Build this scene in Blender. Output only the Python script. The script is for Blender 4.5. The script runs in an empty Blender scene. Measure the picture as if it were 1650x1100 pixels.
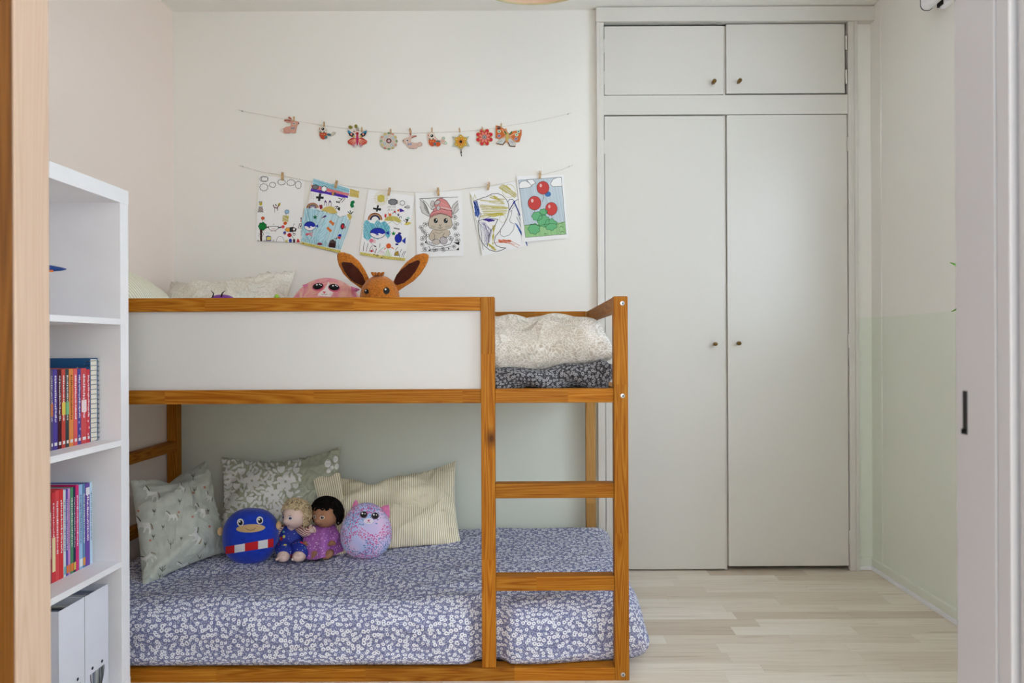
import bpy, bmesh, math, random
from mathutils import Vector, Matrix, noise
from mathutils.bvhtree import BVHTree
random.seed(7)
sc = bpy.context.scene
COL = sc.collection

# ------------------------------------------------------------------ camera
EYE = 1.015                     # camera height; camera at the origin looking along +Y
FPX, VX, VY = 1100.0, 848.0, 555.0
ROLL = math.radians(0.25)
cd = bpy.data.cameras.new('camera')
cam = bpy.data.objects.new('camera', cd); COL.objects.link(cam)
cd.sensor_width = 36.0; cd.lens = 36.0*FPX/1650
cd.shift_x = -(VX-825)/1650; cd.shift_y = (VY-550)/1650
cd.clip_start = 0.02
cam.location = (0, 0, EYE)
cam.rotation_euler = (Matrix.Rotation(math.pi/2, 3, 'X') @ Matrix.Rotation(-ROLL, 3, 'Z')).to_euler()
cd.dof.use_dof = True; cd.dof.focus_distance = 2.5; cd.dof.aperture_fstop = 8.0
sc.camera = cam

# ------------------------------------------------------------------ light
sc.view_settings.view_transform = 'Standard'; sc.view_settings.look = 'None'
sc.view_settings.gamma = 1.0; sc.view_settings.use_curve_mapping = False
sc.view_settings.exposure = 0.0
sc.cycles.use_denoising = True
sc.cycles.max_bounces = 10; sc.cycles.diffuse_bounces = 8
sc.cycles.sample_clamp_indirect = 6.0
w = bpy.data.worlds.new('sky'); sc.world = w; w.use_nodes = True
bgn = w.node_tree.nodes['Background']
SKY = (6.6, 7.9, 9.3); HALL = (33, 34, 36); HALL_LEFT = (44, 56, 70); HALL_RIGHT = (9, 9.5, 9.5)
k = max(SKY) or 1
bgn.inputs[0].default_value = (*[v/k for v in SKY], 1); bgn.inputs[1].default_value = max(SKY)

def area(name, loc, aim, sx, sy, rgb):
    l = bpy.data.lights.new(name, 'AREA'); l.shape = 'RECTANGLE'; l.size = sx; l.size_y = sy
    l.energy = max(rgb); l.color = [v/(max(rgb) or 1) for v in rgb]
    o = bpy.data.objects.new(name, l); COL.objects.link(o); o.location = loc
    o.rotation_euler = (Vector(aim)-Vector(loc)).to_track_quat('-Z', 'Y').to_euler()
    return o
area('hall_fill', (0.1, -1.45, 1.5), (0.0, 3.0, 1.2), 1.8, 1.8, HALL)  # added fill lamp behind the camera, brightens the room from the front
area('hall_left_fill', (-1.35, -0.9, 1.6), (1.5, 2.6, 1.2), 1.2, 1.4, HALL_LEFT)  # added fill lamp at the hall's left, lifts the right wall
area('hall_right_fill', (1.30, -0.9, 1.7), (-1.5, 2.9, 1.5), 1.2, 1.4, HALL_RIGHT)  # added fill lamp at the hall's right, evens out the room's left end

# ------------------------------------------------------------------ helpers
def P(px, py, d):
    """the point seen at photo pixel (px,py) at depth d"""
    x, y = px-VX, py-VY
    c, s = math.cos(ROLL), math.sin(ROLL)
    dx, dy = x*c-y*s, x*s+y*c
    return Vector((dx*d/FPX, d, EYE-dy*d/FPX))

def lin(c):
    return tuple(((v/255.0)/12.92 if v/255.0 <= 0.04045 else ((v/255.0+0.055)/1.055)**2.4) for v in c)
def L4(c): return (*lin(c), 1.0)

def tag(o, label=None, cat=None, group=None, kind=None):
    if label: o['label'] = label
    if cat: o['category'] = cat
    if group: o['group'] = group
    if kind: o['kind'] = kind
    return o

def thing(name, label, cat, loc=(0, 0, 0), group=None):
    o = bpy.data.objects.new(name, None); COL.objects.link(o); o.location = loc
    o.empty_display_size = 0.05
    return tag(o, label, cat, group)

def wloc(o):
    v = Vector((0, 0, 0))
    while o: v += o.location; o = o.parent
    return v

class MB:
    def __init__(s):
        s.bm = bmesh.new()
        s.cl = s.bm.loops.layers.float_color.new('Col'); s.uv = s.bm.loops.layers.uv.new('UVMap')
    def face(s, pts, col=None, mi=0, uvs=None, smooth=False):
        vs = [p if isinstance(p, bmesh.types.BMVert) else s.bm.verts.new(p) for p in pts]
        try: f = s.bm.faces.new(vs)
        except ValueError: return None
        f.material_index = mi; f.smooth = smooth
        if col is not None:
            c = L4(col)
            for l in f.loops: l[s.cl] = c
        if uvs is not None:
            for l, t in zip(f.loops, uvs): l[s.uv].uv = t
        return f
    def box(s, x0, x1, y0, y1, z0, z1, bev=0.0, col=None, mi=0, seg=2):
        r = bmesh.ops.create_cube(s.bm, size=1.0)
        vs = r['verts']
        for v in vs:
            v.co = Vector(((x0+x1)/2+v.co.x*(x1-x0), (y0+y1)/2+v.co.y*(y1-y0), (z0+z1)/2+v.co.z*(z1-z0)))
        fs = set(f for v in vs for f in v.link_faces)
        if bev:
            es = list(set(e for v in vs for e in v.link_edges))
            rr = bmesh.ops.bevel(s.bm, geom=es, offset=bev, segments=seg, affect='EDGES', profile=0.6)
            fs = set(rr['faces']) | set(f for v in rr['verts'] for f in v.link_faces)
        c = L4(col) if col else (1, 1, 1, 1)
        for f in fs:
            if not f.is_valid: continue
            f.material_index = mi
            for l in f.loops: l[s.cl] = c
        return s
    def sphere(s, c, r, M=None, seg=24, rings=16, deform=None, col=None, mi=0):
        c = Vector(c); r = (r, r, r) if isinstance(r, (int, float)) else r
        g = []
        for i in range(rings+1):
            th = math.pi*i/rings; row = []
            for j in range(seg):
                ph = 2*math.pi*j/seg
                n = Vector((math.sin(th)*math.cos(ph), math.sin(th)*math.sin(ph), math.cos(th)))
                p = Vector((n.x*r[0], n.y*r[1], n.z*r[2]))
                if deform: p = deform(p, n)
                if M: p = M @ p
                p = p + c
                if i in (0, rings) and j: row.append(row[0])
                else: row.append(s.bm.verts.new(p))
            g.append(row)
        for i in range(rings):
            for j in range(seg):
                k = (j+1) % seg
                q = [g[i][j], g[i+1][j], g[i+1][k], g[i][k]]
                u = []
                for v in q:
                    if v not in u: u.append(v)
                if len(u) >= 3:
                    s.face(u, col, mi, smooth=True)
        return s
    def tube(s, pts, rad, seg=10, col=None, mi=0, cap=True, flat=1.0, up=None, tip=0.6):
        pts = [Vector(p) for p in pts]; n = len(pts)
        if isinstance(rad, (int, float)): rad = [rad]*n
        rings = []; prev = None
        for i, p in enumerate(pts):
            t = (pts[min(i+1, n-1)]-pts[max(i-1, 0)]).normalized()
            if prev is None:
                a = Vector(up) if up else (Vector((0, 0, 1)) if abs(t.z) < 0.9 else Vector((1, 0, 0)))
            else: a = prev
            a = (a - t*a.dot(t)).normalized(); prev = a
            b = t.cross(a)
            rings.append([s.bm.verts.new(p+(a*math.cos(2*math.pi*k/seg)*flat+b*math.sin(2*math.pi*k/seg))*rad[i]) for k in range(seg)])
        for i in range(n-1):
            for k in range(seg):
                m = (k+1) % seg
                s.face([rings[i][k], rings[i][m], rings[i+1][m], rings[i+1][k]], col, mi, smooth=True)
        if cap:
            for R, p, q, r in ((rings[0], pts[0], pts[1], rad[0]), (rings[-1], pts[-1], pts[-2], rad[-1])):
                tv = s.bm.verts.new(p+(p-q).normalized()*r*tip)
                for k in range(seg): s.face([R[k], R[(k+1) % seg], tv], col, mi, smooth=tip > 0.2)
        return s
    def lathe(s, c, prof, seg=32, col=None, mi=0, close=False):
        c = Vector(c)
        R = [[s.bm.verts.new(c+Vector((r*math.cos(2*math.pi*k/seg), r*math.sin(2*math.pi*k/seg), z))) for k in range(seg)] for r, z in prof]
        for i in range(len(R)-1):
            for k in range(seg):
                m = (k+1) % seg
                s.face([R[i][k], R[i][m], R[i+1][m], R[i+1][k]], col, mi, smooth=True)
        return s
    def prism(s, front, back, col=None, mi=0, side=None):
        """two matching outlines joined into a solid"""
        s.face(front, col, mi); s.face(list(reversed(back)), col, mi)
        n = len(front)
        for i in range(n):
            j = (i+1) % n
            s.face([front[i], back[i], back[j], front[j]], side or col, mi)
        return s
    def build(s, name, mats, parent=None, origin=None, fix=True):
        if fix: bmesh.ops.recalc_face_normals(s.bm, faces=s.bm.faces)
        off = wloc(parent) if parent else (Vector(origin) if origin is not None else Vector((0, 0, 0)))
        for v in s.bm.verts: v.co -= off
        me = bpy.data.meshes.new(name); s.bm.to_mesh(me); s.bm.free()
        for m in (mats if isinstance(mats, (list, tuple)) else [mats]): me.materials.append(m)
        o = bpy.data.objects.new(name, me); COL.objects.link(o)
        if parent: o.parent = parent
        else: o.location = off
        return o

# ------------------------------------------------------------------ materials
def newmat(name):
    m = bpy.data.materials.new(name); m.use_nodes = True
    nt = m.node_tree; b = nt.nodes['Principled BSDF']
    return m, nt, b
def nd(nt, t, **kw):
    n = nt.nodes.new(t)
    for k, v in kw.items(): setattr(n, k, v)
    return n
def mth(nt, op, a, b=None, c=None, clamp=False):
    n = nd(nt, 'ShaderNodeMath', operation=op); n.use_clamp = clamp
    for i, v in enumerate((a, b, c)):
        if v is None: continue
        if isinstance(v, (int, float)): n.inputs[i].default_value = v
        else: nt.links.new(v, n.inputs[i])
    return n.outputs[0]
def mixc(nt, f, a, b):
    n = nd(nt, 'ShaderNodeMix', data_type='RGBA')
    for i, v in ((0, f), (6, a), (7, b)):
        if isinstance(v, (int, float)): n.inputs[i].default_value = v
        elif isinstance(v, tuple): n.inputs[i].default_value = v if len(v) == 4 else (*v, 1)
        else: nt.links.new(v, n.inputs[i])
    return n.outputs[2]
def ramp(nt, f, stops):
    n = nd(nt, 'ShaderNodeValToRGB'); e = n.color_ramp.elements
    while len(e) < len(stops): e.new(0.5)
    for k, (p, c) in enumerate(stops): e[k].position = p; e[k].color = c if len(c) == 4 else L4(c)
    nt.links.new(f, n.inputs[0]); return n.outputs[0]
def coords(nt, which='Object', scale=(1, 1, 1)):
    t = nd(nt, 'ShaderNodeTexCoord'); m = nd(nt, 'ShaderNodeMapping'); m.inputs['Scale'].default_value = scale
    nt.links.new(t.outputs[which], m.inputs[0]); return m.outputs[0]
def noisen(nt, vec, scale, detail=2.0, rough=0.5, dist=0.0):
    n = nd(nt, 'ShaderNodeTexNoise'); n.inputs['Scale'].default_value = scale; n.inputs['Detail'].default_value = detail
    n.inputs['Roughness'].default_value = rough; n.inputs['Distortion'].default_value = dist
    nt.links.new(vec, n.inputs['Vector']); return n.outputs['Fac']
def voro(nt, vec, scale, feature='F1', rnd=1.0, dim='3D'):
    n = nd(nt, 'ShaderNodeTexVoronoi', feature=feature, voronoi_dimensions=dim); n.inputs['Scale'].default_value = scale
    n.inputs['Randomness'].default_value = rnd
    nt.links.new(vec, n.inputs['Vector']); return n
def bump(nt, b, h, strength=0.3, dist=0.002):
    n = nd(nt, 'ShaderNodeBump'); n.inputs['Strength'].default_value = strength; n.inputs['Distance'].default_value = dist
    nt.links.new(h, n.inputs['Height']); nt.links.new(n.outputs[0], b.inputs['Normal'])
def crease(nt, b, vec, scale, strength=0.5, dist=0.012, stretch=(1, 1, 1)):
    """soft cloth creases as a bump"""
    mp = nd(nt, 'ShaderNodeMapping'); mp.inputs['Scale'].default_value = stretch; nt.links.new(vec, mp.inputs[0])
    n1 = noisen(nt, mp.outputs[0], scale, 2, 0.5, 1.2)
    r = mth(nt, 'SUBTRACT', 1.0, mth(nt, 'MULTIPLY', mth(nt, 'ABSOLUTE', mth(nt, 'SUBTRACT', n1, 0.5)), 6.0, clamp=True))
    n2 = noisen(nt, mp.outputs[0], scale*0.45, 2, 0.5, 0.6)
    bump(nt, b, mth(nt, 'ADD', mth(nt, 'MULTIPLY', mth(nt, 'POWER', r, 2.0), 0.45), n2), strength, dist)
def cloth(name, c, scale=9, strength=0.5, nz=0.03):
    m, nt, b = newmat(name); v = coords(nt)
    f = noisen(nt, v, 40, 3); lo = tuple(x*(1-nz) for x in c); hi = tuple(min(255, x*(1+nz)) for x in c)
    nt.links.new(ramp(nt, f, [(0.3, L4(lo)), (0.7, L4(hi))]), b.inputs['Base Color'])
    b.inputs['Roughness'].default_value = 0.9; b.inputs['Specular IOR Level'].default_value = 0.15
    crease(nt, b, v, scale, strength); return m
def plain(name, c, rough=0.6, metal=0.0, spec=0.5, nz=0.0, nscale=40, bmp=0.0, sheen=0.0):
    m, nt, b = newmat(name)
    b.inputs['Base Color'].default_value = L4(c); b.inputs['Roughness'].default_value = rough
    b.inputs['Metallic'].default_value = metal; b.inputs['Specular IOR Level'].default_value = spec
    if sheen: b.inputs['Sheen Weight'].default_value = sheen
    if nz or bmp:
        f = noisen(nt, coords(nt), nscale, 3)
        if nz:
            lo = tuple(max(0, v*(1-nz)) for v in c); hi = tuple(min(255, v*(1+nz)) for v in c)
            nt.links.new(ramp(nt, f, [(0.3, L4(lo)), (0.7, L4(hi))]), b.inputs['Base Color'])
        if bmp: bump(nt, b, f, bmp)
    return m

def ink_mat(name='painted_colours', rough=0.75):
    m, nt, b = newmat(name); a = nd(nt, 'ShaderNodeVertexColor', layer_name='Col')
    nt.links.new(a.outputs[0], b.inputs['Base Color']); b.inputs['Roughness'].default_value = rough
    b.inputs['Specular IOR Level'].default_value = 0.25
    return m
INK = ink_mat(); INK_GLOSS = ink_mat('glossy_print', 0.35)

def two_tone(name, top, low, z=1.13):
    m, nt, b = newmat(name)
    s = nd(nt, 'ShaderNodeSeparateXYZ'); v = coords(nt); nt.links.new(v, s.inputs[0])
    f = mth(nt, 'GREATER_THAN', s.outputs[2], z)
    nt.links.new(mixc(nt, f, L4(low), L4(top)), b.inputs['Base Color'])
    b.inputs['Roughness'].default_value = 0.7; b.inputs['Specular IOR Level'].default_value = 0.3
    bump(nt, b, noisen(nt, v, 90, 3), 0.06, 0.002)
    return m
WALLW = (240, 237, 230); GREEN = (231, 234, 221)
M_wall = two_tone('wall_paint', WALLW, GREEN)
M_wall_left = plain('left_wall_paint', (242, 227, 217), 0.7, spec=0.3, bmp=0.06, nscale=90)
M_ceil = plain('ceiling_paint', (240, 237, 230), 0.8, spec=0.2, bmp=0.05, nscale=60)
M_paint = plain('wardrobe_paint', (217, 213, 205), 0.30, spec=0.5, bmp=0.02, nscale=25)
M_white = plain('white_laminate', (244, 243, 246), 0.45, nz=0.01, nscale=8)
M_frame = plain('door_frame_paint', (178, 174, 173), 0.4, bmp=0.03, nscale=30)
M_panel = plain('bed_white_panel', (212, 210, 207), 0.5, bmp=0.02, nscale=20)
M_metal = plain('zinc_bolt', (190, 195, 200), 0.3, metal=1.0, nz=0.05)
M_brass = plain('aged_brass', (128, 100, 52), 0.35, metal=0.8, nz=0.15, nscale=120)
M_black = plain('black_slot', (14, 10, 10), 0.6, nz=0.1)
M_string = plain('cotton_twine', (212, 206, 194), 0.9, nz=0.15, nscale=300)
M_peg = plain('clothespin_wood', (196, 160, 112), 0.7, nz=0.12, nscale=60)
M_steel = plain('wire_steel', (150, 155, 165), 0.3, metal=1.0, nz=0.04)
M_page = plain('paper_pages', (236, 230, 215), 0.9, nz=0.03, nscale=200)

def pine(name, axis, base=(160, 94, 10), lite=(186, 126, 40), dark=(124, 64, 2), knot=None, seglen=0.45, spread=0.35):
    m, nt, b = newmat(name)
    v = coords(nt); oi = nd(nt, 'ShaderNodeObjectInfo')
    s = nd(nt, 'ShaderNodeSeparateXYZ'); nt.links.new(v, s.inputs[0])
    a = s.outputs[axis]
    seg = mth(nt, 'FLOOR', mth(nt, 'ADD', mth(nt, 'DIVIDE', a, seglen), mth(nt, 'MULTIPLY', oi.outputs['Random'], 7.3)))
    wn = nd(nt, 'ShaderNodeTexWhiteNoise', noise_dimensions='2D')
    cb = nd(nt, 'ShaderNodeCombineXYZ'); nt.links.new(seg, cb.inputs[0]); nt.links.new(mth(nt, 'MULTIPLY', oi.outputs['Random'], 91.0), cb.inputs[1])
    nt.links.new(cb.outputs[0], wn.inputs['Vector'])
    sc3 = [15.0, 15.0, 15.0]; sc3[axis] = 0.45
    mp = nd(nt, 'ShaderNodeMapping'); mp.inputs['Scale'].default_value = sc3
    ad = nd(nt, 'ShaderNodeVectorMath', operation='ADD'); nt.links.new(v, ad.inputs[0])
    ms = nd(nt, 'ShaderNodeVectorMath', operation='SCALE'); nt.links.new(wn.outputs['Color'], ms.inputs[0]); ms.inputs['Scale'].default_value = 3.0
    nt.links.new(ms.outputs[0], ad.inputs[1]); nt.links.new(ad.outputs[0], mp.inputs[0])
    n1 = noisen(nt, mp.outputs[0], 2.2, 1, 0.4, 0.15)
    rings = mth(nt, 'PINGPONG', mth(nt, 'MULTIPLY', n1, 16.0), 0.5)
    fine = noisen(nt, mp.outputs[0], 28, 2, 0.5)
    f = mth(nt, 'ADD', mth(nt, 'MULTIPLY', rings, 0.9), mth(nt, 'MULTIPLY', fine, 0.55))
    c = ramp(nt, f, [(0.12, dark), (0.4, base), (0.85, lite)])
    tone = mth(nt, 'ADD', mth(nt, 'MULTIPLY', wn.outputs['Value'], spread), 1.0-spread*0.5)
    hs = nd(nt, 'ShaderNodeHueSaturation'); nt.links.new(tone, hs.inputs['Value']); nt.links.new(c, hs.inputs['Color'])
    c = hs.outputs[0]
    if knot:
        kv = nd(nt, 'ShaderNodeVectorMath', operation='SUBTRACT'); nt.links.new(v, kv.inputs[0]); kv.inputs[1].default_value = knot
        km = nd(nt, 'ShaderNodeMapping'); km.inputs['Scale'].default_value = (1, 0.6, 0.62); nt.links.new(kv.outputs[0], km.inputs[0])
        ln = nd(nt, 'ShaderNodeVectorMath', operation='LENGTH'); nt.links.new(km.outputs[0], ln.inputs[0])
        kf = ramp(nt, ln.outputs['Value'], [(0.004, (0.1, 0.1, 0.1, 1)), (0.010, (0.4, 0.4, 0.4, 1)), (0.024, (1, 1, 1, 1))])
        c = mixc(nt, kf, L4((70, 30, 8)), c)
    nt.links.new(c, b.inputs['Base Color'])
    b.inputs['Roughness'].default_value = 0.5; b.inputs['Specular IOR Level'].default_value = 0.18
    bump(nt, b, f, 0.05, 0.001)
    return m
PX, PY, PZ = pine('pine_along_x', 0), pine('pine_along_y', 1), pine('pine_along_z', 2)
M_door = pine('door_veneer', 2, (100, 58, 8), (124, 76, 22), (78, 42, 2), seglen=9, spread=0.05)
M_jamb = pine('pale_birch_jamb', 2, (176, 152, 134), (182, 159, 142), (168, 142, 122), seglen=9, spread=0.04)

def floor_mat():
    m, nt, b = newmat('ash_parquet')
    v = coords(nt); s = nd(nt, 'ShaderNodeSeparateXYZ'); nt.links.new(v, s.inputs[0])
    rowf = mth(nt, 'DIVIDE', s.outputs[1], 0.068); row = mth(nt, 'FLOOR', rowf)
    w1 = nd(nt, 'ShaderNodeTexWhiteNoise', noise_dimensions='1D'); nt.links.new(row, w1.inputs['W'])
    colf = mth(nt, 'DIVIDE', mth(nt, 'ADD', s.outputs[0], mth(nt, 'MULTIPLY', w1.outputs['Value'], 5.0)), 0.43)
    col = mth(nt, 'FLOOR', colf)
    cb = nd(nt, 'ShaderNodeCombineXYZ'); nt.links.new(row, cb.inputs[0]); nt.links.new(col, cb.inputs[1])
    w2 = nd(nt, 'ShaderNodeTexWhiteNoise', noise_dimensions='2D'); nt.links.new(cb.outputs[0], w2.inputs['Vector'])
    ad = nd(nt, 'ShaderNodeVectorMath', operation='ADD'); nt.links.new(v, ad.inputs[0])
    ms = nd(nt, 'ShaderNodeVectorMath', operation='SCALE'); nt.links.new(w2.outputs['Color'], ms.inputs[0]); ms.inputs['Scale'].default_value = 4.0
    nt.links.new(ms.outputs[0], ad.inputs[1])
    mp = nd(nt, 'ShaderNodeMapping'); mp.inputs['Scale'].default_value = (0.8, 16.0, 1.0); nt.links.new(ad.outputs[0], mp.inputs[0])
    g = noisen(nt, mp.outputs[0], 4.5, 4, 0.6, 0.6)
    base = ramp(nt, w2.outputs['Value'], [(0.0, (210, 193, 174)), (0.2, (225, 212, 195)), (0.45, (233, 222, 207)), (0.75, (236, 226, 212)), (1.0, (240, 231, 218))])
    gr = ramp(nt, g, [(0.26, (0.68, 0.61, 0.54, 1)), (0.42, (0.93, 0.91, 0.88, 1)), (0.62, (1, 1, 1, 1))])
    mu = nd(nt, 'ShaderNodeMix', data_type='RGBA', blend_type='MULTIPLY'); mu.inputs[0].default_value = 0.85
    nt.links.new(base, mu.inputs[6]); nt.links.new(gr, mu.inputs[7])
    e1 = mth(nt, 'LESS_THAN', mth(nt, 'FRACT', rowf), 0.018); e2 = mth(nt, 'LESS_THAN', mth(nt, 'FRACT', colf), 0.004)
    e = mth(nt, 'MULTIPLY', mth(nt, 'MAXIMUM', e1, e2), 0.14)
    nt.links.new(mixc(nt, e, mu.outputs[2], L4((120, 100, 80))), b.inputs['Base Color'])
    b.inputs['Roughness'].default_value = 0.42; b.inputs['Specular IOR Level'].default_value = 0.4
    return m
M_floor = floor_mat()

def floral_fabric(name, base, dark, light, scale=44.0):
    """small open flowers with dark eyes scattered on a coloured ground"""
    m, nt, b = newmat(name)
    uv = coords(nt, 'UV')
    a = voro(nt, uv, scale, rnd=0.85, dim='2D')
    d = a.outputs['Distance']
    wob = noisen(nt, uv, scale*4.2, 1, 0.5)
    d = mth(nt, 'ADD', d, mth(nt, 'MULTIPLY', mth(nt, 'SUBTRACT', wob, 0.5), 0.28))
    sp = nd(nt, 'ShaderNodeSeparateColor'); nt.links.new(a.outputs['Color'], sp.inputs[0])
    rad = mth(nt, 'ADD', mth(nt, 'MULTIPLY', sp.outputs[0], 0.20), 0.27)
    q = mth(nt, 'DIVIDE', d, rad)
    big = ramp(nt, q, [(0.0, (0, 0, 0, 1)), (0.26, (0, 0, 0, 1)), (0.44, (1, 1, 1, 1)), (0.86, (1, 1, 1, 1)), (1.0, (0, 0, 0, 1))])
    b2 = voro(nt, uv, scale*2.6, rnd=1.0, dim='2D')
    sm = ramp(nt, b2.outputs['Distance'], [(0.22, (1, 1, 1, 1)), (0.34, (0, 0, 0, 1))])
    c = mixc(nt, noisen(nt, uv, scale*0.9, 2), L4(base), L4(dark))
    c = mixc(nt, mth(nt, 'MULTIPLY', sm, 0.42), c, L4(light))
    c = mixc(nt, mth(nt, 'MULTIPLY', big, 0.9), c, L4(light))
    nt.links.new(c, b.inputs['Base Color']); b.inputs['Roughness'].default_value = 0.9
    b.inputs['Specular IOR Level'].default_value = 0.15
    crease(nt, b, uv, 4.0, 0.45, 0.02, (1, 1.8, 1))
    return m
M_bed_blue = floral_fabric('blue_floral_cotton', (138, 143, 182), (94, 96, 138), (246, 247, 252), 64)
M_bed_dark = floral_fabric('charcoal_floral_cotton', (62, 62, 68), (34, 34, 40), (168, 168, 172), 92)

def stripes(name, a, c, period=0.0085, axis=0, duty=0.62):
    m, nt, b = newmat(name); uv = coords(nt, 'UV'); s = nd(nt, 'ShaderNodeSeparateXYZ'); nt.links.new(uv, s.inputs[0])
    f = mth(nt, 'FRACT', mth(nt, 'DIVIDE', s.outputs[axis], period))
    t = ramp(nt, f, [(0.0, (0, 0, 0, 1)), (duty-0.12, (0, 0, 0, 1)), (duty, (1, 1, 1, 1)), (0.95, (1, 1, 1, 1)), (1.0, (0, 0, 0, 1))])
    nt.links.new(mixc(nt, t, L4(a), L4(c)), b.inputs['Base Color']); b.inputs['Roughness'].default_value = 0.9
    b.inputs['Specular IOR Level'].default_value = 0.15
    crease(nt, b, uv, 8.0, 0.5, 0.016)
    return m
M_stripe = stripes('olive_ticking', (252, 246, 228), (200, 184, 136))
M_stripe2 = stripes('cream_ticking', (238, 234, 218), (206, 202, 172), 0.012)

def leafy(name, a, c, scale=34):
    m, nt, b = newmat(name); v0 = coords(nt)
    n = nd(nt, 'ShaderNodeTexNoise'); n.inputs['Scale'].default_value = 9; nt.links.new(v0, n.inputs['Vector'])
    ad = nd(nt, 'ShaderNodeVectorMath', operation='SCALE'); nt.links.new(n.outputs['Color'], ad.inputs[0]); ad.inputs['Scale'].default_value = 0.14
    a2 = nd(nt, 'ShaderNodeVectorMath', operation='ADD'); nt.links.new(v0, a2.inputs[0]); nt.links.new(ad.outputs[0], a2.inputs[1])
    mp = nd(nt, 'ShaderNodeMapping'); mp.inputs['Scale'].default_value = (1.0, 1.6, 2.0); mp.inputs['Rotation'].default_value = (0.3, 0.7, 0.4); nt.links.new(a2.outputs[0], mp.inputs[0])
    v = voro(nt, mp.outputs[0], scale, 'DISTANCE_TO_EDGE', 1.0)
    t = ramp(nt, v.outputs['Distance'], [(0.04, (1, 1, 1, 1)), (0.16, (0, 0, 0, 1))])
    nt.links.new(mixc(nt, mth(nt, 'MULTIPLY', t, 0.75), L4(a), L4(c)), b.inputs['Base Color'])
    b.inputs['Roughness'].default_value = 0.9; b.inputs['Specular IOR Level'].default_value = 0.15
    crease(nt, b, v0, 7.0, 0.6, 0.02)
    return m
M_leafy = leafy('taupe_leaf_cotton', (200, 190, 176), (240, 236, 230), 70)
M_speck = leafy('cream_sprig_cotton', (236, 231, 220), (208, 201, 186), 80)
M_sage = cloth('sage_cotton', (196, 200, 190), 7, 0.5)
M_floralbase = cloth('sage_crepe', (196, 200, 178), 16, 0.6, 0.06)
M_mattress = plain('mattress_cover', (225, 222, 215), 0.9, nz=0.02)

# ------------------------------------------------------------------ the room
WY = 3.07; XL, XR = -1.582, 1.557; CZ = 2.517; FY0, FY1 = 0.555, 0.638
def struct(name, mb, m, parent=None):
    o = mb.build(name, m, parent)
    if parent is None: o['kind'] = 'structure'
    return o
struct('floor', MB().box(XL-0.1, XR+0.1, -1.7, WY+0.6, -0.08, 0.0), M_floor)
struct('ceiling', MB().box(XL-0.1, XR+0.1, -1.7, WY+0.6, CZ, CZ+0.08), M_ceil)
struct('wall_left', MB().box(XL-0.1, XL, FY1, WY+0.1, 0, CZ), M_wall_left)
WX0, WX1 = P(962, 300, 3.055).x, P(1380, 300, 3.055).x
mb = MB().box(XL-0.1, WX0+0.004, WY, WY+0.08, 0, CZ); mb.box(WX1-0.004, XR+0.1, WY, WY+0.08, 0, CZ)
struct('wall_back', mb, M_wall)
wy0, wy1, wz0, wz1 = 0.80, 2.20, 1.0, 2.15           # the window in the right wall
mb = MB().box(XR, XR+0.16, FY1, wy0, 0, CZ); mb.box(XR, XR+0.16, wy1, WY+0.1, 0, CZ)
mb.box(XR, XR+0.16, wy0, wy1, 0, wz0); mb.box(XR, XR+0.16, wy0, wy1, wz1, CZ)
struct('wall_right', mb, M_wall)
mb = MB().box(XR+0.06, XR+0.13, wy0, wy0+0.06, wz0, wz1, 0.004); mb.box(XR+0.06, XR+0.13, wy1-0.06, wy1, wz0, wz1, 0.004)
mb.box(XR+0.06, XR+0.13, wy0, wy1, wz0, wz0+0.06, 0.004); mb.box(XR+0.06, XR+0.13, wy0, wy1, wz1-0.06, wz1, 0.004)
mb.box(XR+0.06, XR+0.13, (wy0+wy1)/2-0.04, (wy0+wy1)/2+0.04, wz0, wz1, 0.004)
win = struct('window_1', mb, M_frame)
def glass_mat():
    m, nt, b = newmat('clear_window_glass')
    t = nd(nt, 'ShaderNodeBsdfTransparent'); g = nd(nt, 'ShaderNodeBsdfGlossy'); g.inputs['Roughness'].default_value = 0.02
    mx = nd(nt, 'ShaderNodeMixShader'); mx.inputs[0].default_value = 0.06
    nt.links.new(t.outputs[0], mx.inputs[1]); nt.links.new(g.outputs[0], mx.inputs[2])
    nt.links.new(mx.outputs[0], nt.nodes['Material Output'].inputs[0]); return m
MB().box(XR+0.09, XR+0.096, wy0+0.05, wy1-0.05, wz0+0.05, wz1-0.05).build('window_pane', glass_mat(), win)
MB().box(XR-0.12, XR+0.06, wy0-0.03, wy1+0.03, wz0-0.03, wz0, 0.006).build('window_sill', M_frame, win)
# front wall with the doorway, and the hall the camera stands in
DL, DR, DZ = -0.45, 0.40, 2.10
mb = MB().box(XL-0.1, DL-0.05, FY0, FY1, 0, CZ); mb.box(DR+0.06, XR+0.16, FY0, FY1, 0, CZ); mb.box(DL-0.05, DR+0.06, FY0, FY1, DZ, CZ)
struct('wall_front', mb, M_ceil)
mb = MB().box(XL-0.1, XL, -1.7, FY0, 0, CZ); mb.box(XR+0.06, XR+0.16, -1.7, FY0, 0, CZ); mb.box(XL, XR+0.06, -1.7, -1.6, 0, CZ)
struct('wall_hall', mb, M_ceil)
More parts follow.
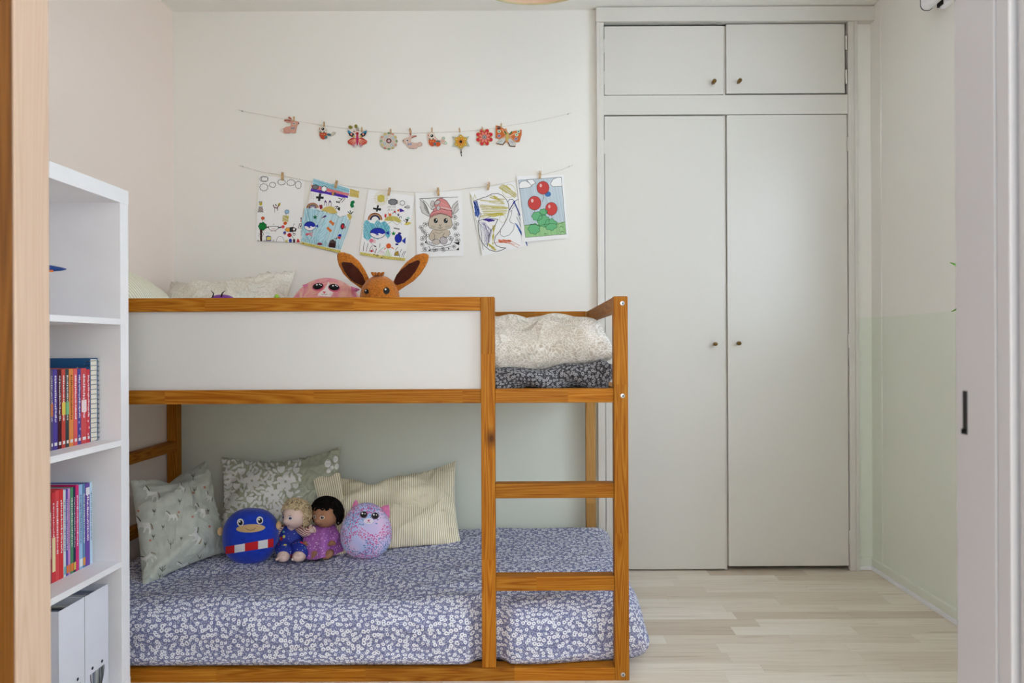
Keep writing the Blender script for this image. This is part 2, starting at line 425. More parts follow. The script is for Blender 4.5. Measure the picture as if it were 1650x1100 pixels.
# white right door jamb: stop, rebate and casing
d0, d1 = 0.400*FPX/(1540-VX), 0.400*FPX/(1605-VX)
d2 = 0.400*FPX/(1628-VX)
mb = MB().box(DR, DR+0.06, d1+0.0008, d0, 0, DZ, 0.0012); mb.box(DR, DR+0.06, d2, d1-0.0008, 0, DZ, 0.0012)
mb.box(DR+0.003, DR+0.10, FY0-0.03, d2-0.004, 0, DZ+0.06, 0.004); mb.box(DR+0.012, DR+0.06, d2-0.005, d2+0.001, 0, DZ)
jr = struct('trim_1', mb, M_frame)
sa, sb = DR*FPX/(1558.5-VX), DR*FPX/(1552-VX)
z0, z1 = EYE-(700-VY)*sa/FPX, EYE-(633-VY)*sa/FPX
mb = MB().box(DR-0.0008, DR+0.01, sa, sb, z0, z1, 0.0003); mb.box(DR-0.0008, DR+0.01, sa, sb+0.0025, z0-0.002, z0+0.003, 0.0003)
mb.build('strike_slot', M_black, jr)
# pale wooden left jamb and the open door
mb = MB().box(DL-0.05, DL, 0.6015, 0.645, 0, DZ, 0.001)
struct('trim_2', mb, M_jamb)
mb = MB().box(DL-0.05, DR+0.06, 0.585, 0.638, DZ, DZ+0.04, 0.001)
struct('trim_3', mb, M_frame)
leaf = struct('door_1', MB().box(DL-0.045, DL-0.001, -0.22, 0.6005, 0.01, DZ-0.01, 0.002), M_door)
mb = MB(); mb.tube([(DL, -0.15, 1.0), (DL+0.045, -0.15, 1.0), (DL+0.045, -0.04, 1.0)], 0.009); mb.build('door_handle', M_metal, leaf)
# baseboards and corner board on the right
mb = MB().box(XR-0.014, XR, FY1, WY, 0.017, 0.052, 0.004); mb.box(XR-0.019, XR, FY1, WY, 0.0, 0.017, 0.002, mi=1)
struct('baseboard_right', mb, [plain('baseboard_green', GREEN, 0.5), M_white])
mb = MB().box(WX1+0.001, XR-0.014, WY-0.014, WY, 0.017, 0.052, 0.004); mb.box(WX1+0.001, XR-0.019, WY-0.019, WY, 0.0, 0.017, 0.002, mi=1)
struct('baseboard_back', mb, [plain('baseboard_green_back', GREEN, 0.5), M_white])
struct('trim_4', MB().box(XR-0.004, XR, 2.984, WY, 0.052, CZ, 0.0015), M_wall)

# ------------------------------------------------------------------ built-in wardrobe
WD = 3.053                                            # door plane
def wz(y, x=1170, d=WD): return P(x, y, d).z
def wx(x, y=500, d=WD): return P(x, y, d).x
war = thing('built_in_wardrobe', 'tall white built-in wardrobe with two long doors and two small doors on top', 'wardrobe', ((WX0+WX1)/2, WD, 0))
a0, a1, b0, b1 = wx(975.5), wx(1168.2), wx(1172.2), wx(1366)
ztop = wz(40); zu0 = wz(152); zl1 = wz(186.5); zbot = 0.012
mb = MB()
F0, F1 = WD-0.008, WD+0.02
mb.box(WX0, a0-0.003, F0, F1, 0, CZ, 0.002); mb.box(b1+0.003, WX1, F0, F1, 0, CZ, 0.002)
mb.box(a0-0.003, b1+0.003, F0+0.004, F1, ztop+0.014, CZ, 0.001)
mb.box(a0-0.003, b1+0.003, F0+0.006, F1, zl1+0.006, zu0-0.0035, 0.001)
mb.box(WX0-0.004, XR, F0-0.012, F1, wz(37), CZ-0.004, 0.003)
mb.box(WX0-0.001, WX0+0.014, F0-0.006, F1, 0, wz(37), 0.002); mb.box(WX1-0.014, WX1+0.001, F0-0.006, F1, 0, wz(37), 0.002)
mb.box(a1+0.0005, b0-0.0005, WD+0.014, F1+0.02, 0.0, ztop, 0.001)
mb.build('face_frame', M_paint, war)
mb = MB(); mb.box(WX0, WX0+0.02, F1, 3.6, 0, CZ); mb.box(WX1-0.02, WX1, F1, 3.6, 0, CZ); mb.box(WX0, WX1, 3.58, 3.6, 0, CZ); mb.box(WX0, WX1, F1+0.03, 3.58, (zl1+zu0)/2-0.01, (zl1+zu0)/2+0.01)
mb.build('carcass', M_paint, war)
def wdoor(name, x0, x1, z0, z1, kx, ky, hx, hys, label=None):
    o = MB().box(x0, x1, WD, WD+0.02, z0, z1, 0.0015).build(name, M_paint, war)
    kz = P(kx, ky, WD-0.02).z; kxx = P(kx, ky, WD-0.02).x
    k = MB(); k.tube([(kxx, WD, kz), (kxx, WD-0.012, kz), (kxx, WD-0.014, kz), (kxx, WD-0.036, kz)], [0.0045, 0.0045, 0.0085, 0.0085], 16)
    k.build('knob', M_brass, o)
    for hy in hys:
        h = MB(); zz = wz(hy); h.tube([(hx, WD-0.004, zz-0.03), (hx, WD-0.004, zz+0.03)], 0.0045, 10); h.build('hinge', M_paint, o)
    return o
wdoor('upper_door', a0, a1-0.002, zu0, ztop-0.004, 1150, 132, a0-0.004, (74, 125))
wdoor('upper_door', b0, b1-0.008, zu0+0.004, ztop+0.002, 1191, 131, b1-0.004, (70, 125))
wdoor('lower_door', a0, a1-0.001, zbot-0.004, zl1, 1152, 554, a0-0.003, (236, 550, 866))
wdoor('lower_door', b0+0.001, b1, zbot+0.008, zl1+0.003, 1190, 553, b1+0.002, (233, 550, 866))

# ------------------------------------------------------------------ bookcase
KX = -1.175; KD = 2.02; KB = -1.567; KN = 1.245
kz = [0.04, 0.3752, 0.7264, 1.0776, 1.43]
bc = thing('bookcase', 'white open cube bookcase against the left wall beside the doorway', 'bookcase', ((KX+KB)/2, 1.63, 0))
MB().box(KB, KX, KN, KD, 1.432, 1.474, 0.001).build('top_panel', M_white, bc)
MB().box(KB, KX, KN, KD, 0, 0.04, 0.001).build('bottom_panel', M_white, bc)
MB().box(KB, KX-0.001, KD-0.04, KD-0.0005, 0.04, 1.432, 0.001).build('side_panel', M_white, bc)
MB().box(KB, KX-0.001, KN+0.0005, KN+0.04, 0.04, 1.432, 0.001).build('side_panel', M_white, bc)
MB().box(KB+0.002, KX-0.002, 1.624, 1.641, 0.04, 1.432, 0.0006).build('divider', M_white, bc)
SH = []
for q in (0.3752, 0.7264, 1.0776):
    MB().box(KB+0.002, KX-0.001, KN+0.04, KD-0.04, q, q+0.017, 0.0006).build('shelf', M_white, bc); SH.append(q+0.017)

def book(name, x0, x1, zb, h, col, X, depth, label, group, marks=(), band=None, cat='book'):
    """a book standing with its spine at X; x0..x1 are the photo columns its spine spans"""
    ya = -X*FPX/(VX-x0); yb = -X*FPX/(VX-x1)-0.0008
    t = thing(name, label, cat, (X-depth/2, (ya+yb)/2, zb), group)
    mb = MB(); c = col
    mb.box(X-0.002, X, ya, yb, zb, zb+h, 0.0008, c); mb.box(X-depth, X-0.001, ya, ya+0.0013, zb, zb+h, 0, c); mb.box(X-depth, X-0.001, yb-0.0013, yb, zb, zb+h, 0, c)
    wd = yb-ya
    for k, (v0, v1, u0, u1, mc) in enumerate(marks):      # printed spine
        e = X+(0.0004 if v1-v0 < 0.025 else 0.0007)
        mb.face([(e, ya+wd*u0, zb+h*v0), (e, ya+wd*u1, zb+h*v0), (e, ya+wd*u1, zb+h*v1), (e, ya+wd*u0, zb+h*v1)], mc)
    mb.build('cover', INK_GLOSS, t, fix=False)
    MB().box(X-depth+0.004, X-0.002, ya+0.0013, yb-0.0013, zb+0.003, zb+h-0.004).build('pages', M_page, t)
    return t
def title(rng, col=(240, 235, 235), lo=0.35, hi=0.92, n=9):
    out = []; z = hi
    while z > lo:
        a = rng.uniform(0.006, 0.02); out.append((z-a, z, 0.35+rng.uniform(-.05, .05), 0.66+rng.uniform(-.08, .08), col)); z -= a+rng.uniform(0.004, 0.012)
    return out
rg = random.Random(3)
UB = [  # upper row, left to right in the photo
 (81, 85.2, .212, (86, 78, 112), 'mauve grey slim book leftmost in the upper row of books', (200, 120, 70)),
 (85.2, 92.8, .212, (78, 62, 150), 'violet book between the mauve one and the maroon one on the upper book shelf', None),
 (92.8, 99, .211, (66, 20, 32), 'dark maroon book with white spine title on the upper book shelf', None),
 (99, 105.4, .211, (196, 72, 62), 'brick red book with yellow picture on spine beside the maroon book', (226, 200, 90)),
 (105.4, 111, .211, (52, 66, 70), 'dark slate green book on the upper book shelf', (120, 190, 140)),
 (111, 118.2, .211, (226, 140, 70), 'orange book on the upper book shelf', None),
 (118.2, 124.6, .211, (224, 92, 92), 'coral pink book right of the orange book', None),
 (124.6, 130.4, .210, (70, 66, 150), 'indigo speckled book on the upper book shelf', (170, 170, 220)),
 (130.4, 139.4, .211, (206, 74, 78), 'wide red book right of the indigo speckled book', (240, 220, 220)),
 (139.4, 144.6, .207, (208, 52, 66), 'slim crimson book with pink dots beside the spiral notebook', (240, 200, 205))]
for i, (x0, x1, h, c, lb, ac) in enumerate(UB):
    mk = title(rg, (238, 232, 236) if c != (226, 140, 70) else (120, 70, 30)) + [(0.05, 0.09, .2, .8, (230, 225, 225))]
    if ac: mk += [(0.42, 0.58, 0.05, 0.95, ac)] if i not in (7, 9) else [(0.1+0.09*k, 0.13+0.09*k, .2+.3*(k % 2), .5+.3*(k % 2), ac) for k in range(9)]
    book('book', x0, x1, SH[1], h, c, -1.24, 0.145, lb, 'books on the upper shelf', mk)
LB = [
 (78.5, 82.5, .212, (150, 40, 70), 'dark raspberry book leftmost in the lower row of books', None),
 (82.5, 87.8, .238, (206, 52, 60), 'red book with cream lower spine in the lower row of books', (236, 220, 170)),
 (87.8, 94.6, .240, (222, 74, 80), 'tall coral red hardback in the lower row of books', None),
 (94.6, 101, .240, (214, 50, 52), 'bright red hardback just left of the white book', None),
 (101, 105.2, .236, (214, 226, 228), 'pale white and teal slim book in the lower row of books', (120, 180, 190)),
 (105.2, 108.6, .236, (96, 74, 170), 'slim purple book with orange foot in the lower row of books', (230, 130, 60)),
 (108.6, 112.2, .236, (206, 150, 212), 'slim lilac book in the lower row of books', (230, 130, 60)),
 (112.2, 117.4, .236, (70, 140, 100), 'green book in the lower row of books', (230, 130, 60)),
 (117.4, 121, .234, (36, 40, 78), 'navy slim book left of the magenta book', (220, 200, 90)),
 (121, 126.2, .238, (214, 40, 118), 'magenta book in the lower row of books', None),
 (126.2, 132.2, .236, (150, 190, 226), 'sky blue book right of the magenta book', (236, 236, 240)),
 (132.2, 136.4, .236, (92, 132, 172), 'steel blue slim book left of the wide purple book', (230, 150, 60)),
 (136.4, 143.8, .234, (104, 66, 160), 'wide purple book with white label at top of spine', (230, 226, 236)),
 (143.8, 147.6, .234, (190, 216, 236), 'pale blue slim book rightmost in the lower row of books', None)]
for i, (x0, x1, h, c, lb, ac) in enumerate(LB):
    lightc = sum(c) > 480
    mk = title(rg, (70, 80, 110) if lightc else (238, 232, 236), 0.3, 0.88)
    if ac: mk += {1: [(0.12, 0.5, 0, 1, ac)], 12: [(0.86, 0.95, .08, .92, ac)]}.get(i, [(0.03, 0.12, 0.05, 0.95, ac)])
    book('book', x0, x1, SH[0], h, c, -1.25, 0.16, lb, 'books on the lower shelf', mk)
# spiral notebook, blue with white dots
nx = -1.24; ya, yb = -nx*FPX/(VX-145.2), 1.974
nb = thing('spiral_notebook', 'tall blue spiral bound notebook with white dots standing at the end of the upper row', 'notebook', (-1.32, (ya+yb)/2, SH[1]))
mb = MB(); H = 0.238
mb.box(nx-0.165, nx, ya, ya+0.002, SH[1], SH[1]+H, 0.0005, (44, 96, 150)); mb.box(nx-0.165, nx, yb-0.002, yb, SH[1], SH[1]+H, 0.0005, (44, 96, 150))
for k in range(46):
    u, v = rg.uniform(0.004, 0.16), rg.uniform(0.0, 0.236); r = rg.choice((0.0009, 0.0012, 0.0022)); q = []
    mb.face([(nx-u+r*math.cos(a*.785), ya-0.0004, SH[1]+v+r*math.sin(a*.785)) for a in range(8)], (206, 222, 232))
mb.build('cover', INK_GLOSS, nb, fix=False)
MB().box(nx-0.16, nx-0.001, ya+0.002, yb-0.002, SH[1]+0.002, SH[1]+H-0.003).build('pages', M_page, nb)
mb = MB(); r = (yb-ya)/2+0.003; yc = (ya+yb)/2
for k in range(17):
    z = SH[1]+0.010+k*0.0136
    mb.tube([(nx-0.004+r*0.75*math.cos(a), yc+r*math.sin(a), z+0.0006*a) for a in [i*2*math.pi/14 for i in range(15)]], 0.0011, 6, cap=False)
mb.build('wire_binding', M_steel, nb)
# white magazine files on the lowest shelf
M_file = plain('white_card', (226, 228, 240), 0.55, nz=0.01, nscale=10)
MX = -1.19
def mfile(ya, yb, label):
    t = thing('magazine_file', label, 'magazine file', (MX-0.12, (ya+yb)/2, 0.04), 'white magazine files on the lowest shelf')
    z0, z1, th = 0.041, 0.342, 0.002
    mb = MB(); mb.box(MX-0.245, MX-0.0005, ya, ya+th, z0, z1, 0.0005); mb.box(MX-0.245, MX-0.0005, yb-th, yb, z0, z1, 0.0005)
    mb.box(MX-0.245, MX-0.243, ya, yb, z0, z1); mb.box(MX-0.245, MX, ya, yb, z0, z0+th)
    # front with a smiling finger hole
    mb.box(MX-0.002, MX, ya, yb, z0, 0.066); mb.box(MX-0.002, MX, ya, yb, 0.122, z1, 0.0005)
    mb.box(MX-0.002, MX, ya, ya+0.022, 0.066, 0.122); mb.box(MX-0.002, MX, yb-0.022, yb, 0.066, 0.122)
    yc = (ya+yb)/2
    arc = [(MX+0.0001, yc+0.030*math.cos(a), 0.1221+0.056*math.sin(a)) for a in [math.pi+math.pi*i/12 for i in range(13)]]
    for i in range(6):
        mb.face([arc[i], arc[i+1], (MX+0.0001, yc-0.031, arc[i+1][2]), (MX+0.0001, yc-0.031, arc[i][2])])
        j = 12-i
        mb.face([arc[j], arc[j-1], (MX+0.0001, yc+0.031, arc[j-1][2]), (MX+0.0001, yc+0.031, arc[j][2])])
    mb.build('file_body', M_file, t, fix=False)
    mb = MB()
    for s in (-1, 1):
        c = Vector((MX+0.0006, yc+s*0.021, 0.136 + 0.000))
        mb.face([c+Vector((0, 0.0045*math.cos(a*.523), 0.0045*math.sin(a*.523))) for a in range(12)], (30, 34, 60))
    for i in range(12):
        a, b = Vector(arc[i]), Vector(arc[i+1]); o = Vector((0.0006, 0, 0)); n = Vector((0, -(b-a).z, (b-a).y)).normalized()*0.0016
        mb.face([a+o-n, b+o-n, b+o+n, a+o+n], (30, 34, 60))
    mb.build('face_print', INK, t, fix=False)
    mb = MB()
    y = ya+0.006
    while y < yb-0.008:
        w_ = rg.uniform(0.004, 0.012); g = rg.choice([(150, 156, 176), (196, 198, 204), (120, 126, 146), (210, 206, 196), (90, 92, 104)])
        mb.box(MX-0.24, MX-0.006-rg.uniform(0, .01), y, min(y+w_, yb-0.004), z0+th, 0.318+rg.uniform(-.012, .012), 0, g); y += w_+0.001
    mb.build('papers', INK, t)
mfile(1.733, 1.834, 'white magazine file with smiling hole, nearer the doorway')
mfile(1.836, 1.938, 'white magazine file with smiling hole, nearer the bed')
# toy aeroplane on a stand, only its nose shows past the jamb
pl = thing('toy_aeroplane', 'small blue toy plane nose with orange trim on the top shelf', 'toy', (-1.34, 1.72, SH[2]))
q = P(106.5, 433.5, 1.80)
mb = MB(); mb.tube([q, q+Vector((-0.012, -0.003, 0)), q+Vector((-0.034, -0.009, 0.001)), q+Vector((-0.06, -0.015, 0.002))], [0.0015, 0.005, 0.0085, 0.0095], 14); mb.build('nose', plain('toy_blue', (28, 70, 140), 0.4, nz=0.03), pl)
mb = MB(); mb.tube([q+Vector((-0.034, -0.009, -0.006)), q+Vector((-0.07, -0.018, -0.008)), q+Vector((-0.19, -0.045, -0.004))], [0.004, 0.010, 0.012], 14); mb.build('fuselage', plain('toy_white', (226, 224, 222), 0.4, nz=0.02), pl)
mb = MB(); mb.tube([q+Vector((-0.026, -0.013, -0.006)), q+Vector((-0.046, -0.018, -0.0065))], 0.0028, 10); mb.build('trim_strip', plain('toy_orange', (224, 120, 50), 0.4, nz=0.03), pl)
mb = MB(); b_ = q+Vector((-0.13, -0.03, 0)); mb.tube([(b_.x, b_.y, SH[2]+0.006), b_+Vector((0, 0, -0.012))], 0.003, 8); mb.box(b_.x-0.03, b_.x+0.03, b_.y-0.02, b_.y+0.02, SH[2], SH[2]+0.006, 0.001); mb.build('stand', plain('toy_stand', (60, 62, 70), 0.4, nz=0.02), pl)

# ------------------------------------------------------------------ bunk bed
BF = 2.06; T = 0.043; BB = 3.036
xr0, xr1 = P(990, 800, BF).x, P(1013, 800, BF).x
xm0, xm1 = P(775.5, 800, BF).x, P(798, 800, BF).x
xl0 = -1.577; xl1 = xl0+T
zt1, zt0 = P(500, 479, BF).z, P(500, 501, BF).z
zm1, zm0 = P(500, 628, BF).z, P(500, 650.5, BF).z
ZT = P(1000, 477, BF).z
bed = thing('bunk_bed', 'orange pine low bunk bed with white front panel and short ladder', 'bed', (-0.6, (BF+BB)/2, 0))
def beam(name, x0, x1, y0, y1, z0, z1, m, label=None, bev=0.003):
    o = MB().box(x0, x1, y0, y1, z0, z1, bev).build(name, m, bed)
    if label: o['label'] = label
    return o
kn = P(792, 706, BF)
kp = wloc(bed)
M_knot = pine('pine_with_knot', 2, knot=tuple(kn-kp), seglen=0.62)
beam('post', xr0, xr1, BF, BF+T, 0, ZT, PZ); beam('post', xm0, xm1, BF, BF+T, 0.04, ZT, M_knot)
beam('post', xl0, xl1, BF, BF+T, 0, ZT, PZ)
PZ2 = pine('pine_pale_along_z', 2, (180, 132, 72), (198, 152, 92), (158, 108, 52))
beam('post', xr0-0.004, xr1-0.005, BB-T, BB, 0, ZT, PZ2); beam('post', xl0, xl1, BB-T, BB, 0, ZT, PZ)
beam('top_rail', xl1, xm0, BF+0.003, BF+0.040, zt0, zt1, PX)
beam('middle_rail', xl1, xm0, BF+0.003, BF+0.040, zm0, zm1, PX); beam('middle_rail', xm1, xr0, BF+0.003, BF+0.040, zm0, zm1, PX)
beam('bottom_rail', xl1, xr0, BF, BF+0.05, 0.0, P(500, 1078, BF).z, PX)
beam('rung', xm1, xr0, BF+0.003, BF+0.046, P(890, 803, BF).z, P(890, 779.5, BF).z, PX)
beam('rung', xm1, xr0, BF+0.003, BF+0.046, P(890, 952.5, BF).z, P(890, 929, BF).z, PX)
beam('back_rail', xl1, xr0, BB-0.04, BB-0.003, zt0, zt1, PX); beam('back_rail', xl1, xr0, BB-0.04, BB-0.003, zm0, zm1, PX)
beam('side_rail', xr0+0.004, xr1-0.005, BF+T, BB-T, zt0-0.002, zt1, PY); beam('side_rail', xr0+0.004, xr1-0.005, BF+T, BB-T, zm0, zm1, PY)
for z in (zt0, zm0, 0.555, 0.26, 0.0):
    beam('side_rail', xl0+0.004, xl1-0.003, BF+T, BB-T, z, z+0.043, PY)
o = MB().box(xl1, xm0, BF+0.016, BF+0.024, zm1, zt0, 0).build('front_panel', M_panel, bed); o['label'] = 'white front panel'
MB().box(xl1+0.002, xr0-0.002, BF+0.05, BB-0.05, zm0+0.002, zm0+0.012).build('bed_base', M_panel, bed)
for (bx, by) in ((1003, 488.5), (1003.5, 637.5), (1004, 1086.5)):
    c = P(bx, by, BF)
    mb = MB(); mb.tube([(c.x, BF+0.004, c.z), (c.x, BF-0.0012, c.z)], 0.0066, 18, tip=0.15)
    b = mb.build('bolt', M_metal, bed); b['label'] = 'silver bolt'
    mb = MB(); mb.tube([(c.x, BF-0.001, c.z), (c.x, BF-0.0026, c.z)], 0.0024, 6, tip=0.0); mb.build('hex_socket', M_black, b)

# ------------------------------------------------------------------ soft goods
def fold_noise(p, s, k=0):
    return noise.noise(Vector((p[0]*s+k*7.1, p[1]*s+k*3.3, p[2]*s+k)))
def soft_box(x0, x1, y0, y1, z0, z1, r, n, disp):
    mb = MB(); c = (Vector((x0, y0, z0))+Vector((x1, y1, z1)))/2; h = (Vector((x1, y1, z1))-Vector((x0, y0, z0)))/2
    rr = min(r, *(h*0.98)); cache = {}
    def pt(q):
        k = (round(q.x, 5), round(q.y, 5), round(q.z, 5))
        if k in cache: return cache[k]
        i = Vector([max(-h[a]+rr, min(h[a]-rr, q[a])) for a in range(3)])
        dlt = q-i
        nn = dlt.normalized() if dlt.length > 1e-6 else Vector((0, 0, 1))
        p = c+i+nn*rr
        v = mb.bm.verts.new(disp(p, nn)); cache[k] = (v, p, nn, Vector(q)); return cache[k]
    for ax in range(3):
        ua, va = [(1, 2), (0, 2), (0, 1)][ax]
        nu, nv = max(2, int(2*h[ua]/n)), max(2, int(2*h[va]/n))
        for sgn in (-1, 1):
            G = []
            for i in range(nu+1):
                row = []
                for j in range(nv+1):
                    q = Vector((0, 0, 0)); q[ax] = sgn*h[ax]; q[ua] = -h[ua]+2*h[ua]*i/nu; q[va] = -h[va]+2*h[va]*j/nv
                    row.append(pt(q))
                G.append(row)
            for i in range(nu):
                for j in range(nv):
                    q4 = [G[i][j], G[i+1][j], G[i+1][j+1], G[i][j+1]]
                    uvs = []
                    for v, p, nn, q in q4:
                        drop = h.z-q.z
                        if ax == 0: uvs.append((q.x+sgn*drop, q.y))
                        elif ax == 1: uvs.append((q.x, q.y+sgn*drop))
                        elif sgn > 0: uvs.append((q.x, q.y))
                        else: uvs.append((q.x, -h.y*2-2*h.z-q.y))
                    mb.face([a[0] for a in q4], None, 0, uvs, True)
    return mb
def sst(a, b, x):
    t = max(0.0, min(1.0, (x-a)/(b-a))); return t*t*(3-2*t)
# lower mattress under its blue floral duvet cover
def disp_low(p, n):
    q = Vector(p)
    # front pushes out over the bottom rail, held back at the posts
    yf = 2.064 + 0.030*sst(0.02, 0.24, q.x)
    for a, b in ((xm0, xm1), (xr0, xr1)):
        near = 1-sst(0.012, 0.05, max(a-q.x, q.x-b, 0.0)); yf = yf*(1-near)+2.108*near
    wgt = 1-sst(2.066, 2.26, p.y)
    q.y += wgt*(yf-2.066)
    if n.z < 0 and n.y < 0: q.y -= 0.075*(1-abs(n.y))*0.9*(1-sst(2.066, 2.15, p.y)*0.3)
    bel = math.sin(max(0, min(1, (p.z-0.04)/0.19))*math.pi)
    # right-hand end bulges low
    we = sst(0.10, 0.36, p.x); q.x += we*0.022*(1-sst(0.03, 0.16, p.z))
    f1 = fold_noise((p.x, p.y, 0), 3.0, 1)*0.012 + fold_noise((p.x*1.4+p.y*2.2, p.y*2.5-p.x, 0), 3.4, 2)*0.008
    if n.z > 0.3:
        q.z += f1*n.z + 0.004*fold_noise((p.x*2.0, p.y*6.0, 0), 3.0, 9)
        ridge = abs((p.x+0.62)*0.75+(p.y-2.45)*0.9+0.05*fold_noise((p.x, p.y, 0), 5, 4))
        q.z += 0.010*math.exp(-(ridge/0.03)**2)*sst(2.12, 2.3, p.y)
    if n.y < -0.3:
        fr = fold_noise((p.x*1.1, 0, p.z*9), 2.6, 5)*0.007 + 0.005*math.sin(p.z*85+2.2*fold_noise((p.x, 0, 0), 2.2, 6))*(1-sst(0.05, 0.13, p.z))
        near = min(1, min(max(xm0-p.x, p.x-xm1, 0), max(xr0-p.x, p.x-xr1, 0))/0.05)
        q.y += fr*abs(n.y)*near
    if n.x > 0.3: q.x += fold_noise((0, p.y*2.5, p.z*4), 3, 7)*0.014
    return q
mb = soft_box(-1.505, 0.365, 2.066, 3.005, 0.0385, 0.226, 0.075, 0.018, disp_low)
lowbed = mb.build('mattress', M_bed_blue, origin=(-0.6, 2.5, 0.041))
tag(lowbed, 'low mattress in a blue cover with tiny white flowers under the bunk', 'mattress')
# upper mattress and rumpled charcoal duvet
up = MB().box(-1.505, xr0-0.006, BF+0.056, BB-0.056, zm0+0.013, 0.872, 0.008).build('mattress', M_mattress, origin=(-0.6, 2.5, zm0+0.005))
tag(up, 'pale mattress of the upper bunk beneath the charcoal duvet', 'mattress')
def disp_up(p, n):
    q = Vector(p); a = fold_noise((p.x*1.2+p.y, p.y*1.5, p.z*2), 5, 1)*0.016 + 0.010*math.sin((p.x*0.5+p.z*1.2)*70+4*fold_noise(p, 4, 3))*sst(-.2, 0.0, p.x)
    q += n*(a if n.z < 0.7 else a*0.5)
    q.y = max(q.y, BF+0.046)
    if p.y < 2.3 and n.z > 0.2: q.z += 0.02*sst(0.02, 0.2, p.x)*n.z
    return q
mb = soft_box(-1.50, xr0+0.003, BF+0.050, BB-0.05, 0.873, 0.940, 0.033, 0.016, disp_up)
duv = mb.build('duvet', M_bed_dark, origin=(-0.6, 2.5, 0.86))
tag(duv, 'rumpled charcoal duvet with pale flower print on the upper bunk', 'duvet')

